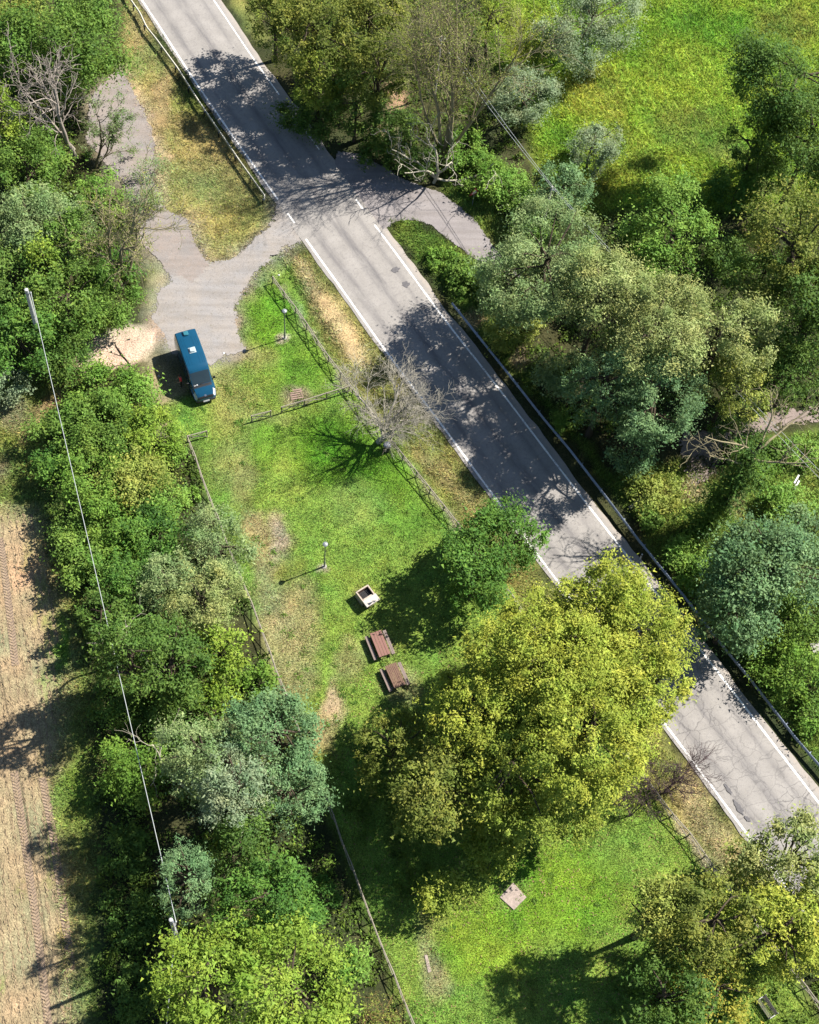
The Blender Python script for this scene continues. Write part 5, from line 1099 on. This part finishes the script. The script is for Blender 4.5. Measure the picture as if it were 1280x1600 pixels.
def drain():
    c = at(463, 616); o = thing('drain_grating', 'small square grating of pinkish boards let into the lawn', 'grating', (c[0], c[1], float(gz(c[0], c[1]))), math.radians(14)); M = bark('faded_board', (.46, .32, .26), (.30, .20, .16))
    for k in range(5): bm = bmesh.new(); add_box(bm, (0, -.40+k*.2, .045), (1.05, .13, .05), None, .008); bm_obj('board', bm, M, o)
    for x in (-.45, .45): bm = bmesh.new(); add_box(bm, (x, 0, .005), (.09, 1.0, .04)); bm_obj('bearer', bm, M, o)
drain()
def rock(px, py, size, label, mat, seed):
    p = at(px, py); r = np.random.default_rng(seed); bm = bmesh.new(); bmesh.ops.create_icosphere(bm, subdivisions=2, radius=1)
    for v in bm.verts:
        k = 1+.22*math.sin(v.co.x*3.1+seed)+.15*math.sin(v.co.y*4.3+seed*2); v.co = Vector((v.co.x*size*k, v.co.y*size*.8*k, v.co.z*size*.6*k))
    o = bm_obj('stone', bm, mat); o.location = (p[0], p[1], float(gz(p[0], p[1]))+size*.3); tag(o, label, 'stone')
rock(435.5, 429, .12, 'small white stone in the grass at the top end of the long fence', WHITEP, 1)
rock(248, 588, .12, 'small pale stone in the shadow left of the van', CONC, 2)
rock(350, 552, .10, 'white pebble on the gravel drive right of the van', WHITEP, 3)
def stump():
    p = at(217, 596); o = thing('tree_stump', 'charred tree stump with pale cut top left of the van', 'stump', (p[0], p[1], float(gz(p[0], p[1]))))
    bm = bmesh.new(); add_lathe(bm, [(.34, -.1), (.26, .15), (.22, .6), (.20, .95)], 12); [setattr(v, 'co', v.co+Vector((.05*math.sin(v.co.z*5+v.co.x*9), .04*math.cos(v.co.z*4), 0))) for v in bm.verts]; bm_obj('trunk', bm, BARK_DARK, o, True, 50)
    bm = bmesh.new(); add_lathe(bm, [(.17, .94), (.165, .965), (0, .97)], 12); c = bm_obj('cut_face', bm, BARK_PALE, o); c.location = (-.03, 0, .0)
stump()
def plank():
    a = at(984, 794, .15); b = at(1011, 772, .35); o = thing('wooden_plank', 'grey weathered plank propped in the grass behind the guardrail', 'plank', tuple(a)); d = b-a; bm = bmesh.new(); add_box(bm, (0, 0, 0), (.30, .06, float(np.linalg.norm(d))), None, .01)
    m = bm_obj('board', bm, WOOD, o); m.rotation_euler = Vector(d).to_track_quat('Z', 'Y').to_euler(); m.location = Vector(d)/2
    bm = bmesh.new(); add_lathe(bm, [(.05, -.15), (.045, .22)], 8); s_ = bm_obj('prop_stake', bm, WOOD, o); s_.location = Vector(d)*.8; s_.location.z = 0.0
plank()

# ------------------------------------------------------------------ signs and markers
def road_sign():
    p = at(738, 321); o = thing('road_sign', 'red-bordered triangular road sign beside the side road', 'sign', (p[0], p[1], float(gz(p[0], p[1]))), math.radians(-62)); RED = plain('sign_red', (.52, .05, .06), .45, 0, .1); 
    bm = bmesh.new(); add_lathe(bm, [(.03, -.2), (.03, 2.35)], 8); bm_obj('post', bm, METAL, o)
    def tri(s, x): 
        bm = bmesh.new(); f = bm.faces.new([bm.verts.new((x, s*math.sin(a), 1.95+s*math.cos(a))) for a in (0, 2.094, 4.189)]); e = bmesh.ops.extrude_face_region(bm, geom=[f]); bmesh.ops.translate(bm, verts=[v for v in e['geom'] if isinstance(v, bmesh.types.BMVert)], vec=(.012, 0, 0)); bmesh.ops.recalc_face_normals(bm, faces=bm.faces); return bm
    bm_obj('panel', tri(.58, .035), RED, o); bm_obj('sign_face', tri(.36, .040), WHITEP, o)
road_sign()
def marker():
    p = at(469, 160); o = thing('marker_post', 'pale roadside marker post with yellow-green disc top in the tree shade', 'marker post', (p[0], p[1], 0.0))
    bm = bmesh.new(); add_box(bm, (0, 0, .42), (.13, .13, .95), None, .02); bm_obj('post', bm, plain('marker_grey', (.40, .44, .46), .6), o); bm = bmesh.new(); add_lathe(bm, [(.24, .90), (.25, .93), (.18, .97), (0, .99)], 14); bm_obj('disc_top', bm, plain('marker_yellow', (.46, .44, .07), .5), o, True, 50)
marker()
def signboards():
    p = at(1241, 760); o = thing('white_signboards', 'two white slanting boards on a short post in the right clearing', 'sign', (p[0], p[1], float(gz(p[0], p[1]))), math.radians(58))
    for k, (x, z) in enumerate(((-.10, .62), (.22, .84))): bm = bmesh.new(); add_box(bm, (x, k*.25-.12, z), (1.0, .14, .035), Matrix.Rotation(math.radians(6), 3, 'Y'), .006); bm_obj('board', bm, WHITEP, o)
    for x in (-.25, .35): bm = bmesh.new(); add_box(bm, (x, 0, .35), (.06, .34, .05)); bm_obj('crossbar', bm, WOOD, o); bm = bmesh.new(); add_box(bm, (x, 0, .32), (.07, .07, .9)); bm_obj('post', bm, WOOD, o)
signboards()
def delineator(px, py, label):
    p = at(px, py); o = thing('delineator_post', label, 'marker post', (p[0], p[1], 0.0), math.radians(30)); bm = bmesh.new(); add_box(bm, (0, 0, .45), (.10, .12, 1.0), None, .02); bm_obj('post', bm, WHITEP, o); bm = bmesh.new(); add_box(bm, (0, 0, .78), (.106, .126, .20)); bm_obj('band', bm, DARKMETAL, o)
delineator(1000, 874, 'white roadside delineator post with dark band beside the guardrail')

# ------------------------------------------------------------------ poles and wires
def utility_pole(px, py, h, label, r0=.19, r1=.12, mat=None, arm=True):
    t = at(px, py, h); o = thing('utility_pole', label, 'utility pole', (t[0], t[1], 0.0)); bm = bmesh.new(); add_lathe(bm, [(r0, -.3), (r1, h-.02), (r1*.7, h)], 14); bm_obj('shaft', bm, mat or CONC, o, True, 50)
    bm = bmesh.new(); add_lathe(bm, [(r1+.02, h-.45), (r1+.02, h-.38)], 14); bm_obj('collar', bm, METAL, o)
    if arm:
        bm = bmesh.new(); add_box(bm, (.16, -.05, h-.42), (.34, .06, .06)); bm_obj('bracket', bm, METAL, o); bm = bmesh.new(); add_lathe(bm, [(.03, 0), (.06, .04), (.05, .12), (.02, .16)], 10); i = bm_obj('insulator', bm, WHITEP, o); i.location = (.30, -.05, h-.40)
    return np.array([t[0], t[1], h])
def cable(name, a, b, sag, rad, label, group=None):
    k = 24; s = np.linspace(0, 1, k)[:, None]; P = a+(b-a)*s; P[:, 2] -= (4*sag*s*(1-s))[:, 0]; V, Q = tubes((P-a)[None], np.full((1, k), rad), 6); o = mesh_np(name, V, Q, CABLE, None, None, True); o.location = a; tag(o, label, 'cable', group)
PALE = plain('pale_concrete', (.60, .60, .59), .85, 0, .2, 4)
p1 = utility_pole(41, 452, 10.4, 'pale concrete utility pole at the left edge among the trees', .21, .15, PALE); p2 = utility_pole(267, 1437, 10.4, 'pale concrete utility pole beside the bright oaks at the bottom', .2, .13, PALE)
off = np.array([.30, -.05, -.28]); cable('overhead_cable', p1+off, p2+off, .55, .025, 'long pale overhead cable crossing the thicket between two concrete poles')
p3 = at(225, 1960, 10.0); cable('overhead_cable', p2+off, p3, .5, .02, 'pale overhead cable leaving the lower pole towards the bottom edge')
q1 = utility_pole(690, 56, 7.6, 'slim utility pole in the willow top where the two wires end', .12, .08); q2 = utility_pole(863, 291, 7.4, 'slim utility pole behind the blue-green tree at the meadow edge', .12, .08); q3 = at(1330, 790, 7.4)
for k, dx in enumerate((-.22, .22)):
    e = np.array([dx, dx*.6, -.1]); side = ('left', 'right')[k]
    cable('overhead_wire', q1+e, q2+e*.25, .35, .020, f'thin {side} overhead wire from the willow down to the blue-green tree', 'overhead wires right of the road'); cable('overhead_wire', q2+e*.25, q3+e, .45, .020, f'thin {side} overhead wire running over the right-hand wood', 'overhead wires right of the road')

# ------------------------------------------------------------------ loose litter
def litter(name, label, cat, pts, n, size, mat, seed, flat=.25, z0=.015, avoid_road=False):
    r = np.random.default_rng(seed); P = PX(pts); lo, hi = P.min(0), P.max(0); x = r.uniform(lo[0], hi[0], n*3); y = r.uniform(lo[1], hi[1], n*3)
    k = (poly_sd(x, y, P) > -.3*r.random(n*3)) & (r.random(n*3) < np.clip(fbm(x, y, .6, seed)*2.4-.6, 0, 1)); x, y = x[k][:n], y[k][:n]; n = len(x)
    c = np.stack([x, y, np.maximum(gz(x, y), z0-.02)+.012], 1); s_ = size*r.uniform(.4, 1.4, (n, 1)); a = r.uniform(0, 6.28, n)
    u = np.stack([np.cos(a), np.sin(a), r.normal(0, flat, n)], 1); v = np.stack([-np.sin(a), np.cos(a), r.normal(0, flat, n)], 1)
    if flat > .2:
        V = np.stack([c-u*s_, c-v*s_*.5, c+u*s_, c+v*s_*.5], 1).reshape(-1, 3); Q = np.arange(n*4).reshape(-1, 4)
    else:
        up = np.array([0, 0, 1.0])*s_*.6; V = np.stack([c-u*s_, c-v*s_, c+u*s_, c+v*s_, c+up], 1).reshape(-1, 3); i = np.arange(n)[:, None]*5
        Q = np.concatenate([i+[0, 1, 4], i+[1, 2, 4], i+[2, 3, 4], i+[3, 0, 4]])
    o = mesh_np(name, V, Q, mat); tag(o, label, cat, kind='stuff')
GRP = [(432, 308), (474, 376), (408, 418), (366, 478), (381, 550), (330, 575), (262, 545), (236, 510), (246, 455), (262, 418), (240, 395), (215, 345), (300, 345), (330, 412), (372, 400), (428, 346)]
litter('pebbles', 'loose pebbles strewn over the gravel drive', 'pebbles', GRP, 5200, .045, plain('pebble_grey', (.40, .37, .35), .9, 0, .5, 3), 61, .1)
litter('pebbles', 'loose pebbles and crumbs along the old tarmac', 'pebbles', [(186, 108), (222, 168), (246, 250), (240, 300), (215, 345), (160, 250), (140, 160)], 1500, .04, plain('pebble_brown', (.33, .28, .24), .9, 0, .5, 3), 62, .1)
litter('fallen_leaves', 'fallen yellow and brown leaves on the lawn around the big trees', 'leaves', [(480, 1080), (640, 1040), (760, 960), (1060, 1290), (1200, 1480), (1000, 1600), (650, 1600), (560, 1350)], 3600, .07, plain('dead_leaf', (.42, .31, .12), .8, 0, .6, 2), 63, .5)
litter('fallen_leaves', 'dry fallen leaves in the dry grass beside the old tarmac', 'leaves', [(240, 60), (290, 160), (400, 310), (330, 400), (250, 330), (200, 140)], 1500, .06, plain('dead_leaf_pale', (.50, .40, .22), .8, 0, .5, 2), 64, .5)

def lawn_weeds():
    r = np.random.default_rng(71); P = PX(LAWN_P); lo, hi = P.min(0), P.max(0); n = 2600; x = r.uniform(lo[0], hi[0], n); y = r.uniform(lo[1], hi[1], n)
    k = (poly_sd(x, y, P) > .2) & (fbm(x, y, .5, 33)+.25*r.random(n) > .62); x, y = x[k], y[k]
    for g in NO_GRASS: k = poly_sd(x, y, g) < 0; x, y = x[k], y[k]
    C = np.stack([x, y, gz(x, y)+.04], 1); V, Q, tone = leaves(r, C, r.uniform(.10, .32, len(x)), 48, .10, 1.6, None, 40000, .25)
    o = mesh_np('lawn_weeds', V, Q, LEAF['green'], None, {'tone': ('FACE', 'FLOAT', tone)}); tag(o, 'low clover and weed tufts scattered through the lawn', 'weeds', kind='stuff')
lawn_weeds()
